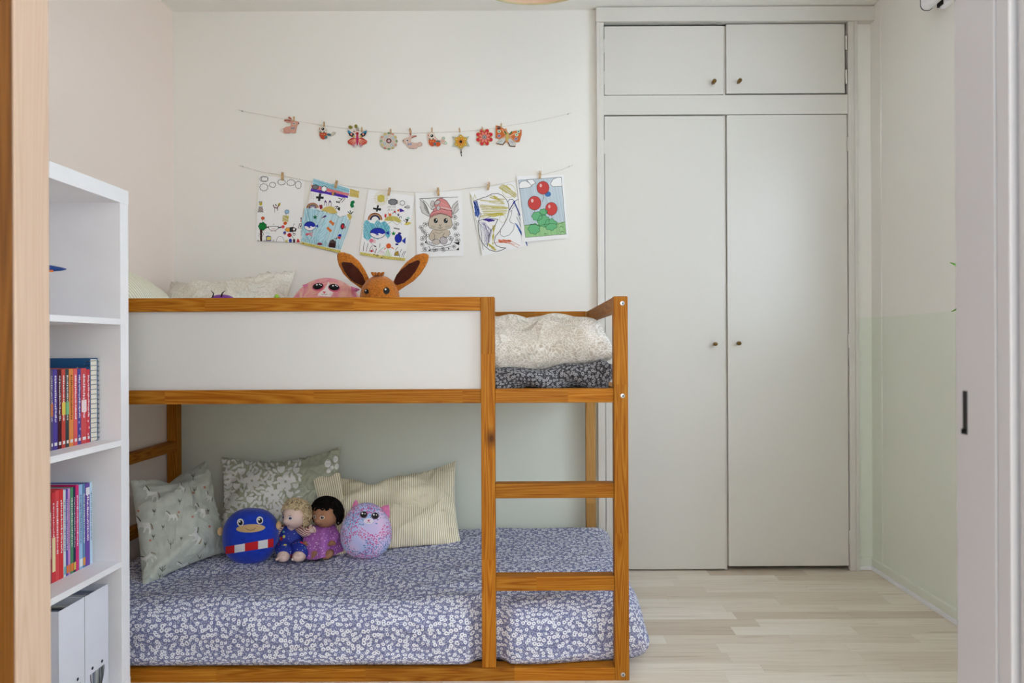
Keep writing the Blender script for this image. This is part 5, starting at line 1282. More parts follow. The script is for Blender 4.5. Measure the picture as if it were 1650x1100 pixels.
    for (x, y, dx, l) in ((90, 920, 18, 130), (135, 925, 24, 115), (175, 930, 40, 90), (320, 870, 10, 60), (550, 910, 30, 45), (600, 1000, 34, 110), (635, 1000, 38, 80), (265, 940, 10, 60), (660, 1005, 32, 85)): c.line([(x, y), (x+dx*.3, y-l*.5), (x+dx, y-l)], 6, (54, 58, 66), 4)
    c.poly([(45, 930), (370, 985), (692, 1018), (680, 1058), (350, 1022), (48, 972)], (216, 202, 112), 3)
    for k in range(50): t = r4.uniform(.02, .97); c.ell(45+640*t, 933+86*t+r4.uniform(6, 34), 4, 4, (104, 92, 50), 5, 6)
    for x, y in ((285, 975), (245, 965), (355, 1012), (300, 985)): c.line([(x-12, y+6), (x+12, y-6)], 9, (60, 56, 30), 5)
def d4(c):
    g = (70, 66, 66); TAN = (206, 192, 172)
    c.line([(100, 182), (665, 158)], 7, BK, 3)
    for pts in ([(105, 190), (180, 260), (250, 420), (260, 430), (235, 445), (140, 390), (108, 300)], [(668, 210), (600, 270), (570, 330), (590, 420), (650, 380), (680, 340)]):
        c.poly(pts, (214, 210, 206), 1); c.line(pts, 6, g, 3)
    c.poly([(150, 200), (215, 300), (250, 400), (225, 415), (170, 330)], (170, 166, 162), 2); c.line([(130, 188), (200, 240), (270, 330)], 5, g); c.line([(600, 400), (620, 320), (670, 255)], 8, (120, 116, 112))
    head = [(255, 450), (235, 520), (228, 575), (255, 615), (320, 640), (400, 652), (480, 640), (560, 615), (588, 570), (572, 500), (560, 450), (480, 410), (400, 395), (320, 410)]
    c.poly(head, TAN, 2); c.line(head, 6, g, 4, True)
    hat = [(250, 470), (262, 410), (300, 370), (330, 230), (370, 185), (430, 172), (500, 215), (550, 290), (580, 380), (578, 470), (520, 430), (410, 405), (320, 430)]
    c.poly(hat, (216, 140, 138), 3); c.line(hat, 6, (96, 60, 60), 5, True); c.hatch([(300, 380), (360, 220), (470, 220), (560, 380), (420, 360)], .5, 26, 6, (226, 164, 160), 4)
    c.line([(275, 385), (420, 335), (580, 365)], 6, (110, 60, 60), 5); c.line([(420, 310), (580, 345)], 14, (222, 190, 188), 5)
    for (x, y, a, b, rt_) in ((290, 255, 28, 44, .3), (365, 240, 46, 28, -.5), (305, 320, 40, 20, -.5), (378, 320, 26, 34, .1)):
        c.ell(x, y, a, b, (206, 200, 198), 6, 14, rt_); c.line([(x+a*math.cos(t)*math.cos(rt_)-b*math.sin(t)*math.sin(rt_), y+a*math.cos(t)*math.sin(rt_)+b*math.sin(t)*math.cos(rt_)) for t in [i*.45 for i in range(15)]], 5, g, 7)
    for x in (340, 488): c.ell(x, 508, 30, 36, (24, 22, 24), 5, 18); c.ell(x+10, 496, 10, 12, (226, 230, 230), 6, 10); c.ell(x-6, 525, 9, 7, (120, 160, 150), 6, 8)
    c.line([(388, 562), (406, 585), (424, 562)], 6, g, 5); c.line([(406, 585), (406, 612)], 5, g, 5); c.line([(375, 612), (406, 622), (440, 608)], 6, g, 5)
    for k in range(3): c.line([(330, 590+k*8), (270, 580+k*14)], 3, (130, 124, 116), 5); c.line([(480, 590+k*8), (545, 578+k*14)], 3, (130, 124, 116), 5)
    body = [(290, 645), (240, 720), (250, 790), (330, 800), (400, 770), (470, 760), (540, 730), (550, 680), (520, 640)]
    c.poly(body, TAN, 1); c.line([(300, 645), (245, 715), (240, 770), (280, 805), (320, 790), (325, 720), (300, 690)], 6, g, 4); c.line([(540, 650), (555, 700), (520, 750), (470, 762), (445, 730), (470, 690)], 6, g, 4); c.line([(330, 680), (390, 700), (440, 670)], 4, g, 4)
    c.ell(455, 800, 58, 56, (196, 186, 190), 3, 18); c.ring(455, 800, 58, 56, 6, g, 5); c.ell(345, 820, 60, 40, (206, 196, 186), 2, 16); c.ring(345, 820, 62, 42, 5, g, 4)
    c.line([(195, 740), (215, 850), (300, 880), (420, 890), (560, 850), (600, 760)], 8, g, 5); c.line([(260, 930), (420, 925), (560, 890)], 6, g, 5); c.line([(235, 880), (260, 930), (270, 958)], 7, g, 5)
    for k in range(4): c.ell(238+k*26, 828+k*11, 13, 13, PAPER, 6, 10); c.ring(238+k*26, 828+k*11, 13, 13, 4, g, 7, 10)
    rr = random.Random(9)
    for (x, y) in [(165, 670), (195, 560), (150, 770), (180, 925), (140, 860), (620, 620), (650, 720), (640, 560), (610, 890), (560, 770), (665, 800), (620, 460), (130, 610), (330, 935), (450, 935), (200, 720)]:
        s = rr.uniform(26, 42)
        for k in range(5): a = k*1.257+rr.random(); c.ring(x+s*.6*math.cos(a), y+s*.6*math.sin(a), s*.48, s*.40, 4, (96, 92, 92), 3, 9)
        c.ring(x, y, s*.3, s*.3, 4, (96, 92, 92), 3, 8)
    for pts in ([(230, 960), (245, 925), (265, 958)], [(600, 820), (650, 830), (690, 815), (685, 870), (640, 850)], [(530, 945), (520, 905), (545, 915)], [(640, 940), (680, 900), (685, 945)], [(180, 830), (195, 800), (210, 850)]): c.poly(pts, BK, 4)
    c.line([(120, 960), (685, 940)], 4, (90, 90, 90), 3)
def d5(c):
    OL = (196, 182, 82)
    c.ring(615, 155, 92, 92, 5, OL, 2, 24); c.hatch([(465, 115), (520, 60), (600, 90), (735, 210), (700, 250), (560, 170)], .62, 13, 9, OL, 2)
    c.line([(110, 300), (220, 260), (300, 235), (380, 195), (450, 190), (520, 215), (580, 275), (612, 340), (618, 420), (600, 520), (550, 620), (480, 730), (425, 800), (408, 880), (440, 930), (500, 955), (575, 962), (500, 1000), (430, 1015), (340, 990), (270, 930), (215, 850), (190, 760), (180, 580), (250, 555), (360, 548), (462, 556), (420, 640), (350, 730), (325, 830), (310, 940)], 8, (66, 60, 64), 4)
    c.line([(185, 570), (215, 660), (228, 800), (235, 900), (252, 985)], 6, (80, 74, 84), 4)
    for (y, x0, x1, s) in ((235, 350, 540, .28), (275, 195, 480, .1), (300, 350, 570, .2), (345, 205, 560, .12), (375, 205, 590, .03), (405, 220, 600, -.04), (440, 235, 590, -.06), (470, 240, 580, -.05), (500, 230, 560, -.12), (520, 215, 470, -.2)):
        for k in range(3): c.line([(x0+r4.uniform(-20, 20), y+k*8), ((x0+x1)/2, y+k*8+(x1-x0)*s*.5+r4.uniform(-6, 6)), (x1+r4.uniform(-25, 20), y+k*8+(x1-x0)*s*.6)], 5, OL, 2)
    c.hatch([(350, 215), (430, 230), (565, 330), (500, 320)], .4, 12, 10, OL, 3); c.hatch([(300, 485), (520, 465), (540, 500), (380, 520)], -.1, 10, 10, OL, 3)
    c.line([(65, 190), (110, 290), (130, 205), (150, 260)], 5, OL, 2); c.line([(70, 200), (105, 400), (170, 640), (230, 1060)], 6, (170, 166, 110), 2)
    c.hatch([(115, 310), (165, 300), (205, 470), (180, 530), (140, 500)], 1.3, 11, 10, (36, 76, 160), 3); c.line([(115, 300), (160, 400), (222, 485), (190, 560)], 7, (50, 50, 76), 4)
    c.hatch([(250, 560), (330, 545), (425, 575), (330, 590)], .05, 7, 9, (70, 50, 150), 4); c.line([(365, 515), (255, 560)], 6, (60, 50, 110), 4)
    for k in range(16): x = 215+r4.uniform(-10, 60); c.line([(x, 590+r4.uniform(0, 40)), (x+r4.uniform(20, 110), 660+r4.uniform(0, 90)), (x+r4.uniform(10, 80), 780+r4.uniform(0, 160))], 3.5, (128, 120, 160), 3)
    for k in range(6): c.line([(430-k*10, 640), (380+k*5, 800), (395-k*3, 910)], 5, OL, 2)
    c.hatch([(320, 890), (440, 980), (420, 1010), (330, 930)], .6, 10, 9, OL, 3); c.ring(528, 550, 45, 52, 5, (206, 200, 150), 2)
    c.line([(600, 310), (625, 275), (670, 275), (690, 305), (750, 270)], 7, (66, 60, 80), 4); c.line([(620, 430), (655, 370), (695, 310)], 12, (56, 50, 90), 4); c.poly([(665, 340), (690, 290), (710, 300), (690, 335)], (44, 40, 140), 5)
    c.line([(695, 320), (740, 420), (770, 500)], 16, (52, 66, 140), 4); c.line([(660, 410), (700, 360)], 5, (90, 90, 110), 4); c.line([(735, 470), (790, 590), (800, 520)], 5, (90, 90, 120), 4); c.line([(725, 520), (800, 680), (850, 850)], 6, (80, 84, 130), 4)
    c.line([(620, 455), (660, 425), (655, 480), (625, 570), (640, 600), (690, 620), (685, 700), (620, 780), (540, 805), (490, 770), (500, 720)], 5, (80, 76, 84), 4)
    c.hatch([(705, 610), (740, 640), (860, 830), (880, 930), (820, 840)], 1.05, 9, 9, (48, 96, 170), 3); c.line([(710, 610), (800, 760), (875, 930)], 7, (40, 80, 160), 4)
    c.hatch([(465, 845), (640, 850), (650, 880), (560, 890), (475, 880)], .15, 9, 9, (212, 96, 46), 3); c.line([(410, 885), (500, 875), (640, 905), (750, 960)], 5, (206, 100, 60), 3); c.line([(640, 860), (770, 930)], 5, (206, 100, 60), 3); c.line([(560, 870), (700, 915)], 6, (206, 100, 60), 3)
def d6(c):
    fr_ = [(1092, 178), (1500, 148), (1545, 690), (1160, 722)]
    c.poly([(1092, 178), (1500, 148), (1535, 580), (1150, 608)], (206, 216, 222), 1); c.hatch([(1092, 178), (1500, 148), (1535, 580), (1150, 608)], 1.4, 9, 5, (190, 206, 216), 2)
    c.poly([(1150, 608), (1535, 575), (1545, 690), (1160, 722)], (164, 206, 150), 2); c.hatch([(1150, 608), (1535, 575), (1545, 690), (1160, 722)], 1.3, 9, 5, (150, 198, 136), 3)
    c.line(fr_, 3, (120, 120, 120), 6, True); c.line([(1150, 605), (1250, 598), (1290, 606), (1400, 590), (1470, 596), (1535, 572)], 4, (60, 90, 60), 5)
    for pts in ([(1098, 215), (1120, 190), (1160, 182), (1195, 205), (1222, 235), (1180, 250), (1100, 258)], [(1170, 175), (1230, 170), (1255, 205), (1215, 228)], [(1395, 215), (1420, 170), (1465, 150), (1500, 150), (1507, 235), (1420, 240)]): c.poly(pts, PAPER, 4); c.line(pts, 4, (110, 110, 110), 5, True)
    # plain red balloons above round bushes
    for x, y, rx, ry in ((1245, 395, 62, 66), (1405, 450, 56, 62), (1325, 250, 58, 62)):
        c.ell(x, y, rx, ry, (206, 76, 72), 4, 20); c.ring(x, y, rx, ry, 4, (90, 50, 50), 5, 20); c.ell(x-rx*.35, y-ry*.35, rx*.2, ry*.28, (232, 190, 186), 5, 10)
        c.line([(x, y+ry), (x+8, y+ry+30), (x-4, y+ry+70)], 4, (80, 80, 80), 4)
    c.ell(1372, 310, 30, 26, (70, 120, 180), 3, 12)
    for x, y, a, b in ((1270, 520, 52, 44), (1330, 565, 60, 60), (1400, 600, 62, 56), (1240, 640, 58, 52), (1330, 480, 40, 30)): c.cloud(x, y, a, b, 4, (50, 110, 70), 5, 7, (112, 188, 132))
    for x, y in ((1500, 620), (1510, 668), (1350, 688)): c.line([(x-14, y+6), (x-4, y-6), (x+6, y), (x+16, y+4)], 4, (60, 90, 60), 5)
paper('paper_drawing', [(417.8, 282), (491, 290), (485.5, 391.5), (412, 387.4)], WY-0.004, 'white sheet with doodled clouds along its top and small figures below, leftmost', Z1, d1)
paper('paper_drawing', [(505, 287), (578, 305.7), (549.6, 407.6), (485, 390)], WY-0.008, 'tilted sheet with purple stripe, filled blue sea and orange fish, second from left', Z2, d2)
paper('paper_drawing', [(593.5, 305.3), (668, 316), (652.4, 420), (578.6, 409.4)], WY-0.004, 'sheet with yellow sun, rainbow and big blue fish, third from left', Z3, d3)
paper('paper_drawing', [(669, 309.8), (744, 307), (747, 412), (672, 414.6)], WY-0.0065, 'printed colouring page of a bunny in a pink hat', Z4, d4)
paper('paper_drawing', [(756.6, 309.4), (830, 291), (849.6, 396), (776.4, 412.5)], WY-0.004, 'sheet of loose olive and blue crayon scribbles, second from right', Z5, d5)
paper('paper_drawing', [(832.4, 283.8), (908, 281), (915.6, 383.5), (842, 390)], WY-0.008, 'coloured page with pale blue sky and green ground, rightmost', Z6, d6)
for (x, y, r_, lb) in ((455, 284, .05, 'clothespin on the cloud doodle sheet'), (541.5, 297, .22, 'clothespin on the tilted blue sea sheet'), (627, 308.5, .2, 'clothespin on the sheet with the yellow sun'), (706, 308.5, -.05, 'clothespin on the bunny colouring page'), (787, 299.5, .16, 'clothespin on the olive scribble sheet'), (870, 281.5, .05, 'clothespin on the sky and grass page')):
    put_peg(x, y, r_, 1.05, 'small wooden '+lb, 'clothespins on the lower twine', WY-0.0155)

# cutouts clipped to the upper twine
ZA = (370, 160, 5.893); ZB = (640, 160, 5.69)
def cutout(name, zoom, outline, col, label, draw, d=WY-0.006):
    mb = MB(); cv = Canvas(mb, *zoom, d=d, base=0.0002, lift=0.00014)
    f = [P(zoom[0]+x/zoom[2], zoom[1]+y/zoom[2], d) for x, y in outline]; b = [p+Vector((0, .0028, 0)) for p in f]
    mb.prism(f, b, col, side=(206, 190, 160)); draw(cv)
    o = mb.build(name, INK, origin=sum(f, Vector())/len(f), fix=False); tag(o, label, 'wall decoration', 'cutouts on the upper twine')
def cpoly(cx, cy, r0, r1, n, rot=0, m=6):
    return [(cx+(r0+(r1-r0)*abs(math.cos(a*n/2)))*math.cos(a+rot), cy+(r0+(r1-r0)*abs(math.cos(a*n/2)))*math.sin(a+rot)) for a in [2*math.pi*i/(n*m) for i in range(n*m)]]
LP = (214, 160, 142)
def k1(c):
    c.ell(497, 294, 16, 19, (226, 214, 204), 2); c.line([(522, 202), (550, 197), (578, 205)], 9, (160, 70, 60)); c.line([(562, 170), (580, 186)], 8, (160, 70, 60)); c.ell(612, 231, 11, 11, (226, 232, 230), 2); c.ell(612, 231, 6, 7, (30, 80, 90), 3); c.ell(653, 226, 6, 6, BK, 3)
    c.poly([(582, 265), (600, 272), (618, 262), (614, 284), (600, 276), (586, 286)], (110, 150, 160), 3); c.line([(520, 285), (530, 310), (575, 318)], 3, (180, 110, 96)); c.line([(560, 290), (580, 312)], 3, (180, 110, 96))
cutout('rabbit_cutout', ZA, [(515, 205), (520, 190), (550, 188), (562, 195), (553, 172), (565, 162), (585, 175), (598, 205), (625, 205), (655, 212), (660, 230), (640, 250), (632, 290), (628, 318), (600, 322), (580, 312), (560, 322), (520, 322), (505, 310), (485, 308), (480, 290), (492, 275), (512, 275), (535, 260), (575, 255), (582, 235), (575, 220), (545, 220)], LP, 'flat pink rabbit cutout with white tail, leftmost on the upper twine', k1)
def bird(c, ox, oy, s, flip, body, tail):
    T_ = lambda x, y: (ox+x*s*flip, oy+y*s)
    c.poly([T_(*p) for p in ((-30, -10), (36, -10), (40, 20), (30, 52), (5, 66), (-18, 55), (-32, 25))], body, 2)
    for k in range(4): c.ell(*T_(-22+k*17, -8), 8*s, 7*s, (226, 224, 214) if k % 2 else (84, 140, 110), 3, 8)
    c.ell(*T_(2, -42), 30*s, 26*s, (226, 214, 200), 2); c.ell(*T_(0, -38), 15*s, 14*s, BK, 3); c.ell(*T_(-4, -42), 4*s, 4*s, (240, 240, 240), 4, 8); c.poly([T_(-28, -50), T_(-38, -40), T_(-28, -30)], (206, 90, 60), 3)
    c.ell(*T_(60, 18), 22*s, 12*s, (74, 110, 120), 3, 12, .1); c.ell(*T_(30, 42), 16*s, 16*s, (90, 120, 124), 3, 10)
    for k in range(3): c.line([T_(-18+k*16, 10), T_(-12+k*16, 22)], 4*s, (230, 190, 120), 4)
cutout('bird_cutout', ZA, [(845, 290), (850, 268), (875, 258), (905, 262), (922, 285), (925, 315), (960, 325), (985, 305), (1008, 312), (1000, 330), (965, 350), (930, 348), (915, 372), (890, 378), (862, 365), (848, 335)], (206, 200, 186), 'flat robin cutout with grey tail hanging left of the blue winged butterfly', lambda c: bird(c, 885, 318, .98, 1, (190, 74, 50), 0))
def k3(c):
    for s in (-1, 1):
        X = lambda x: 1212+s*(x-1212)
        c.poly([(X(1230), 360), (X(1245), 325), (X(1300), 290), (X(1303), 310), (X(1285), 345), (X(1250), 362)], (34, 40, 56), 2); c.poly([(X(1255), 320), (X(1300), 290), (X(1303), 312), (X(1280), 322)], (40, 140, 180), 3); c.ell(X(1268), 330, 9, 13, (220, 140, 120), 3, 10); c.ell(X(1243), 350, 12, 8, (222, 186, 80), 3, 10)
        c.poly([(X(1222), 368), (X(1260), 362), (X(1305), 395), (X(1300), 418), (X(1262), 436), (X(1250), 452), (X(1236), 450), (X(1226), 410)], (196, 70, 56), 2)
        for k in range(4): c.line([(X(1230), 375+k*4), (X(1288-k*14), 400+k*13)], 5, (236, 176, 150), 3)
        c.ell(X(1245), 440, 11, 13, (206, 170, 190), 3, 10); c.ell(X(1245), 440, 5, 6, (90, 60, 90), 4, 8)
        c.line([(X(1218), 300), (X(1222), 275), (X(1212+ (1212-1190 if s < 0 else -10)), 255)], 5, (90, 80, 40), 3)
    c.ell(1148, 265, 20, 16, (130, 124, 50), 3, 12, .5); c.ell(1200, 255, 14, 18, (130, 124, 50), 3, 12)
    c.poly([(1200, 345), (1212, 330), (1224, 345), (1222, 420), (1212, 440), (1202, 420)], (186, 50, 96), 4); c.ell(1212, 325, 15, 14, (170, 34, 44), 5); c.ell(1190, 312, 26, 20, (222, 196, 186), 1); c.ell(1182, 305, 5, 7, BK, 5, 8); c.ell(1222, 296, 5, 7, (150, 30, 50), 5, 8)
cutout('butterfly_cutout', ZA, [(1112, 300), (1130, 292), (1150, 290), (1125, 272), (1125, 255), (1145, 244), (1168, 255), (1178, 282), (1185, 282), (1182, 245), (1200, 234), (1216, 250), (1210, 285), (1230, 300), (1270, 290), (1300, 285), (1308, 305), (1285, 350), (1265, 360), (1312, 395), (1302, 420), (1270, 438), (1252, 460), (1232, 456), (1222, 430), (1205, 430), (1196, 458), (1175, 456), (1160, 438), (1128, 420), (1122, 400), (1160, 362), (1140, 350)], (226, 218, 212), 'flat butterfly cutout with blue upper wings and red lower wings', k3)
def k4(c):
    c.poly(cpoly(1512, 395, 62, 70, 12), (206, 200, 186), 1)
    for k in range(12): a = k*.5236; c.ell(1512+72*math.cos(a), 395+74*math.sin(a), 11, 9, [(120, 160, 110), (216, 140, 120), (206, 180, 100)][k % 3], 2, 10)
    for k in range(8): a = k*.785+.2; c.ell(1512+48*math.cos(a), 395+48*math.sin(a), 12, 11, [(216, 170, 156), (150, 180, 196)][k % 2], 2, 10); c.ell(1512+48*math.cos(a), 395+48*math.sin(a), 5, 5, (226, 226, 230), 3, 8)
    c.ell(1512, 394, 26, 24, (110, 50, 56), 3, 16); c.ell(1512, 394, 12, 12, (222, 206, 204), 4, 12); c.ell(1512, 394, 5, 5, BK, 5, 8)
cutout('flower_cutout', ZA, cpoly(1512, 395, 72, 86, 12), (196, 190, 168), 'flat round pale flower cutout with maroon centre', k4)
def k5(c):
    c.ell(90, 378, 13, 14, (226, 222, 216), 2); c.ell(92, 378, 7, 8, BK, 3); c.ell(56, 380, 6, 6, BK, 3, 8); c.line([(118, 265), (127, 300), (122, 325)], 7, (150, 50, 56)); c.line([(135, 350), (155, 338), (176, 336)], 7, (170, 70, 70))
    c.poly([(95, 402), (115, 408), (132, 396), (130, 420), (114, 412), (98, 424)], (120, 150, 190), 3); c.ring(208, 412, 19, 20, 3, (180, 140, 124), 3); c.line([(110, 445), (180, 450)], 3, (180, 140, 124))
cutout('rabbit_cutout', ZB, [(48, 378), (60, 362), (90, 352), (108, 345), (112, 305), (108, 270), (122, 262), (132, 290), (130, 332), (150, 328), (178, 330), (178, 342), (150, 352), (125, 362), (128, 390), (160, 400), (190, 400), (205, 390), (226, 400), (228, 422), (208, 434), (190, 430), (175, 448), (140, 452), (105, 448), (92, 428), (78, 405), (55, 395)], (216, 184, 168), 'flat cream rabbit cutout facing left beside the round flower cutout', k5)
def k6(c):
    bird(c, 318, 370, .95, 1, (206, 84, 44), 0); c.ell(375, 410, 22, 22, (206, 90, 44), 4); c.line([(390, 385), (430, 380)], 12, (214, 170, 156), 2)
    for x, y in ((426, 355), (446, 400)): c.ell(x, y, 11, 11, (140, 190, 170), 4, 10); c.ell(x, y, 5, 5, (226, 232, 226), 5, 8)
cutout('bird_cutout', ZB, [(276, 320), (288, 302), (318, 298), (342, 310), (352, 345), (375, 368), (400, 372), (412, 345), (432, 340), (440, 358), (430, 375), (450, 385), (458, 405), (440, 415), (405, 402), (392, 425), (370, 435), (345, 425), (312, 430), (288, 410), (282, 365)], (216, 186, 170), 'flat orange bird cutout with green tipped tail beside the yellow star flower', k6)
def k7(c):
    c.poly(cpoly(583, 388, 46, 64, 6, math.pi/6), (222, 170, 60), 2); c.ring(583, 388, 44, 44, 3, (150, 90, 30), 3)
    for k in range(12): a = k*.5236; c.line([(583+14*math.cos(a), 388+14*math.sin(a)), (583+34*math.cos(a), 388+34*math.sin(a))], 5, (190, 90, 40), 4)
    for k in range(6): a = k*1.047+.52; c.ell(583+47*math.cos(a), 388+47*math.sin(a), 9, 9, (236, 214, 120), 4, 10); c.ring(583+47*math.cos(a), 388+47*math.sin(a), 9, 9, 3, (110, 80, 40), 5, 10)
    c.ell(583, 388, 13, 13, (24, 20, 24), 5, 12); c.line([(586, 462), (586, 500), (590, 520)], 7, (60, 40, 34), 4); c.ell(586, 485, 7, 10, (20, 18, 20), 5, 8)
cutout('star_flower_cutout', ZB, [(575, 315), (600, 335), (620, 345), (660, 338), (640, 378), (665, 432), (625, 430), (605, 445), (586, 470), (566, 445), (545, 430), (502, 432), (527, 385), (505, 340), (548, 345)], (176, 184, 172), 'flat yellow flower on grey star cutout with dangling tip', k7)
def k8(c):
    for k in range(8):
        a = k*.785+.39; c.ell(800+48*math.cos(a), 346+48*math.sin(a), 26, 17, (196, 50, 60), 2, 12, a); c.ell(800+68*math.cos(a), 346+68*math.sin(a), 9, 13, (206, 34, 56), 3, 10, a); c.ell(800+36*math.cos(a), 346+36*math.sin(a), 17, 10, (226, 136, 120), 3, 10, a)
        c.ell(800+56*math.cos(a+.39), 346+56*math.sin(a+.39), 8, 8, (214, 170, 70), 1, 8)
    c.ell(800, 346, 20, 20, (130, 120, 120), 4, 16); c.ring(800, 346, 12, 12, 4, (196, 190, 190), 5, 12)
cutout('flower_cutout', ZB, cpoly(800, 346, 62, 82, 8, .39), (206, 120, 90), 'flat red petalled flower cutout with grey centre left of the orange butterfly', k8)
def k9(c):
    OR = (206, 108, 52)
    c.poly([(905, 240), (945, 250), (980, 275), (1000, 305), (985, 335), (940, 360), (905, 350)], OR, 2); c.poly([(1030, 320), (1060, 295), (1140, 280), (1138, 320), (1120, 385), (1095, 390), (1060, 360)], OR, 2)
    for x, y, cl in ((935, 293, (190, 220, 200)), (1112, 295, (190, 220, 200)), (1095, 325, (206, 226, 200)), (935, 335, (170, 150, 190)), (1090, 362, (170, 160, 190)), (930, 262, (130, 50, 46))): c.ell(x, y, 16, 15, cl, 3, 12); c.ell(x, y, 7, 7, (90, 96, 80), 4, 8)
    c.line([(960, 275), (990, 315)], 10, (226, 170, 130), 3); c.line([(1040, 335), (1080, 310)], 9, (226, 170, 130), 3); c.line([(985, 295), (1000, 320)], 12, (60, 110, 50), 4); c.line([(1030, 320), (1052, 298)], 12, (60, 110, 50), 4)
    c.poly([(910, 400), (950, 360), (990, 350), (990, 380), (965, 412), (920, 412)], (206, 204, 200), 2); c.poly([(1015, 370), (1035, 355), (1085, 405), (1080, 430), (1030, 425)], (206, 204, 200), 2); c.line([(915, 405), (968, 415), (990, 385)], 7, BK, 3); c.line([(1018, 395), (1035, 428), (1082, 430)], 7, BK, 3); c.line([(930, 395), (960, 380)], 5, (120, 170, 150), 3); c.line([(1040, 385), (1062, 400)], 5, (150, 130, 170), 3)
    c.poly([(1000, 315), (1018, 312), (1022, 360), (1008, 390), (998, 360)], (196, 180, 96), 4)
cutout('butterfly_cutout', ZB, [(903, 238), (945, 246), (982, 270), (1000, 265), (1012, 300), (1035, 315), (1060, 290), (1142, 277), (1142, 320), (1122, 390), (1090, 395), (1062, 372), (1088, 408), (1082, 436), (1030, 432), (1012, 400), (1000, 392), (968, 420), (912, 412), (905, 398), (945, 362), (902, 355)], (206, 150, 110), 'flat orange butterfly cutout with pale grey lower wings, rightmost on the upper twine', k9)
for (x, y, r_, lb) in ((473.5, 191.5, 0, 'pink rabbit cutout'), (522, 200, .05, 'robin cutout'), (583, 208.5, 0, 'blue winged butterfly cutout'), (629.5, 211.5, 0, 'round pale flower cutout'), (661, 211, -.1, 'cream rabbit cutout'), (696, 209, 0, 'orange bird cutout'), (740.5, 209.5, -.12, 'yellow star flower cutout'), (777.5, 207.5, -.3, 'red flower cutout'), (807.5, 202, .1, 'orange butterfly cutout')):
    put_peg(x, y, r_, 0.62, 'tiny wooden clothespin holding the '+lb, 'clothespins on the upper twine', WY-0.0125)

# ------------------------------------------------------------------ pendant lamp, curtain rail, plant
lz = 2.043
lamp = thing('pendant_lamp', 'peach pendant lampshade hanging from the ceiling, only its lower rim in view', 'lamp', (0.024, 1.85, lz))
M_shade = plain('peach_shade', (222, 190, 166), 0.8, nz=0.02); M_rim = plain('shade_rim', (196, 184, 140), 0.5, nz=0.04)
mb = MB(); mb.lathe((.024, 1.85, lz), [(.218, .004), (.214, .05), (.185, .13), (.12, .19), (.04, .215)], 56); mb.lathe((.024, 1.85, lz), [(.216, .004), (.212, .05), (.183, .129), (.118, .188), (.04, .213)], 56)
mb.build('lamp_shade', M_shade, lamp, fix=False)
mb = MB(); mb.tube([(.024+.218*math.cos(a), 1.85+.218*math.sin(a), lz+.003) for a in [2*math.pi*i/64 for i in range(65)]], .003, 8, cap=False); mb.build('rim', M_rim, lamp)
mb = MB(); mb.tube([(.024, 1.85, lz+.213), (.024, 1.85, CZ-.03)], .003, 8); mb.build('cord', M_white, lamp)
mb = MB(); mb.lathe((.024, 1.85, CZ), [(.001, -.04), (.03, -.038), (.05, -.005), (.05, -.0005)], 24); mb.build('canopy', M_white, lamp)
m = plain('bulb_glass', (236, 230, 220), 0.3, nz=0.02)
mb = MB(); mb.sphere((.024, 1.85, lz+.13), .03); mb.tube([(.024, 1.85, lz+.15), (.024, 1.85, lz+.215)], .016, 12); mb.build('bulb', m, lamp)

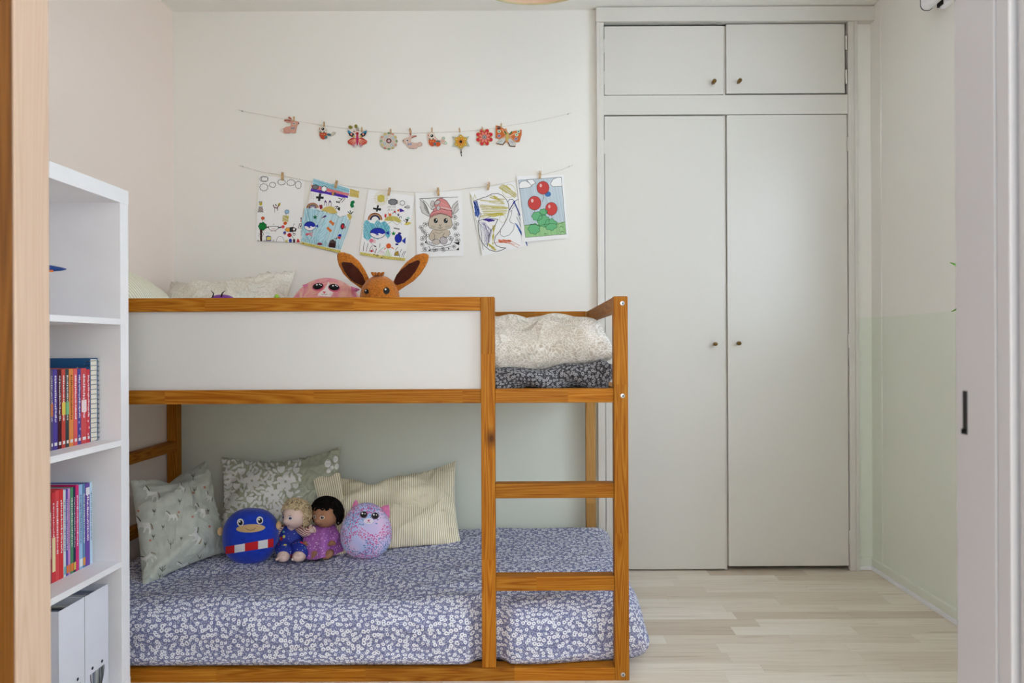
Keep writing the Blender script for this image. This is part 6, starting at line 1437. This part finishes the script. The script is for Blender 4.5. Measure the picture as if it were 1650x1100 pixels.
rail = thing('curtain_rail', 'white rounded curtain rail end high on the right wall by the door frame', 'curtain rail', (1.50, 2.4, 2.22))
def rounded_bar(x0, x1, z0, z1, y0, y1, r):
    mb = MB(); sh = []
    for (cx, cz, a0) in ((x1-r, z1-r, 0), (x0+r, z1-r, 1), (x0+r, z0+r, 2), (x1-r, z0+r, 3)):
        for i in range(7): a = (a0+i/6)*math.pi/2; sh.append((cx+r*math.cos(a), cz+r*math.sin(a)))
    mb.prism([Vector((x, y0, z)) for x, z in sh], [Vector((x, y1, z)) for x, z in sh]); return mb
q = P(1508, 10, 2.56)
rounded_bar(1.485, 1.530, 2.262, 2.34, .8, 2.56, .02).build('track', M_white, rail)
rounded_bar(1.533, XR, 2.246, 2.30, .8, 2.52, .008).build('wall_plate', M_white, rail)
rounded_bar(1.484, 1.532, 2.260, 2.341, 2.56, 2.563, .021).build('end_cap', plain('grey_cap', (70, 70, 72), 0.5, nz=0.03), rail)
MB().box(1.527, 1.536, 2.50, 2.53, 2.255, 2.29, .001).build('bracket', M_black, rail)

plant = thing('potted_plant', 'green leaf tips of a windowsill plant peeking past the right door frame', 'plant', (1.495, 2.12, wz0))
mb = MB(); mb.lathe((1.495, 2.12, wz0), [(.001, 0), (.045, 0), (.06, .10), (.062, .105), (.056, .105), (.052, .085), (.001, .085)], 28); mb.build('pot', M_white, plant)
M_leaf = plain('leaf_green', (112, 158, 60), 0.5, nz=0.12, nscale=30)
def blade(a, tip, wd):
    mb = MB(); a, tip = Vector(a), Vector(tip); n = 10; mid = a.lerp(tip, .55)+Vector((0, 0, .05)); L, R, C_ = [], [], []
    pv = None
    for i in range(n+1):
        t = i/n; p = a*(1-t)**2+mid*2*t*(1-t)+tip*t*t; tt = ((mid-a)*(1-t)+(tip-mid)*t).normalized(); s = tt.cross(Vector((0, 1, .2))).normalized(); w_ = wd*math.sin(math.pi*min(.97, t*.9+.08))
        L.append(p+s*w_); R.append(p-s*w_); C_.append(p+Vector((0, .003, 0)))
    for i in range(n):
        mb.face([L[i], L[i+1], C_[i+1], C_[i]], smooth=True); mb.face([C_[i], C_[i+1], R[i+1], R[i]], smooth=True)
    mb.build('leaf', M_leaf, plant)
blade((1.485, 2.12, 1.10), P(1531, 423, 2.2), .010); blade((1.485, 2.12, 1.09), P(1533, 502, 2.2), .010); blade((1.49, 2.11, 1.09), P(1541, 455, 2.2), .008)
for k in range(7):
    a = k*.9; blade((1.495, 2.12, 1.09), (1.495+.05*abs(math.cos(a)), 2.10+.13*math.sin(a), 1.2+.05*math.cos(k*2)), .011)
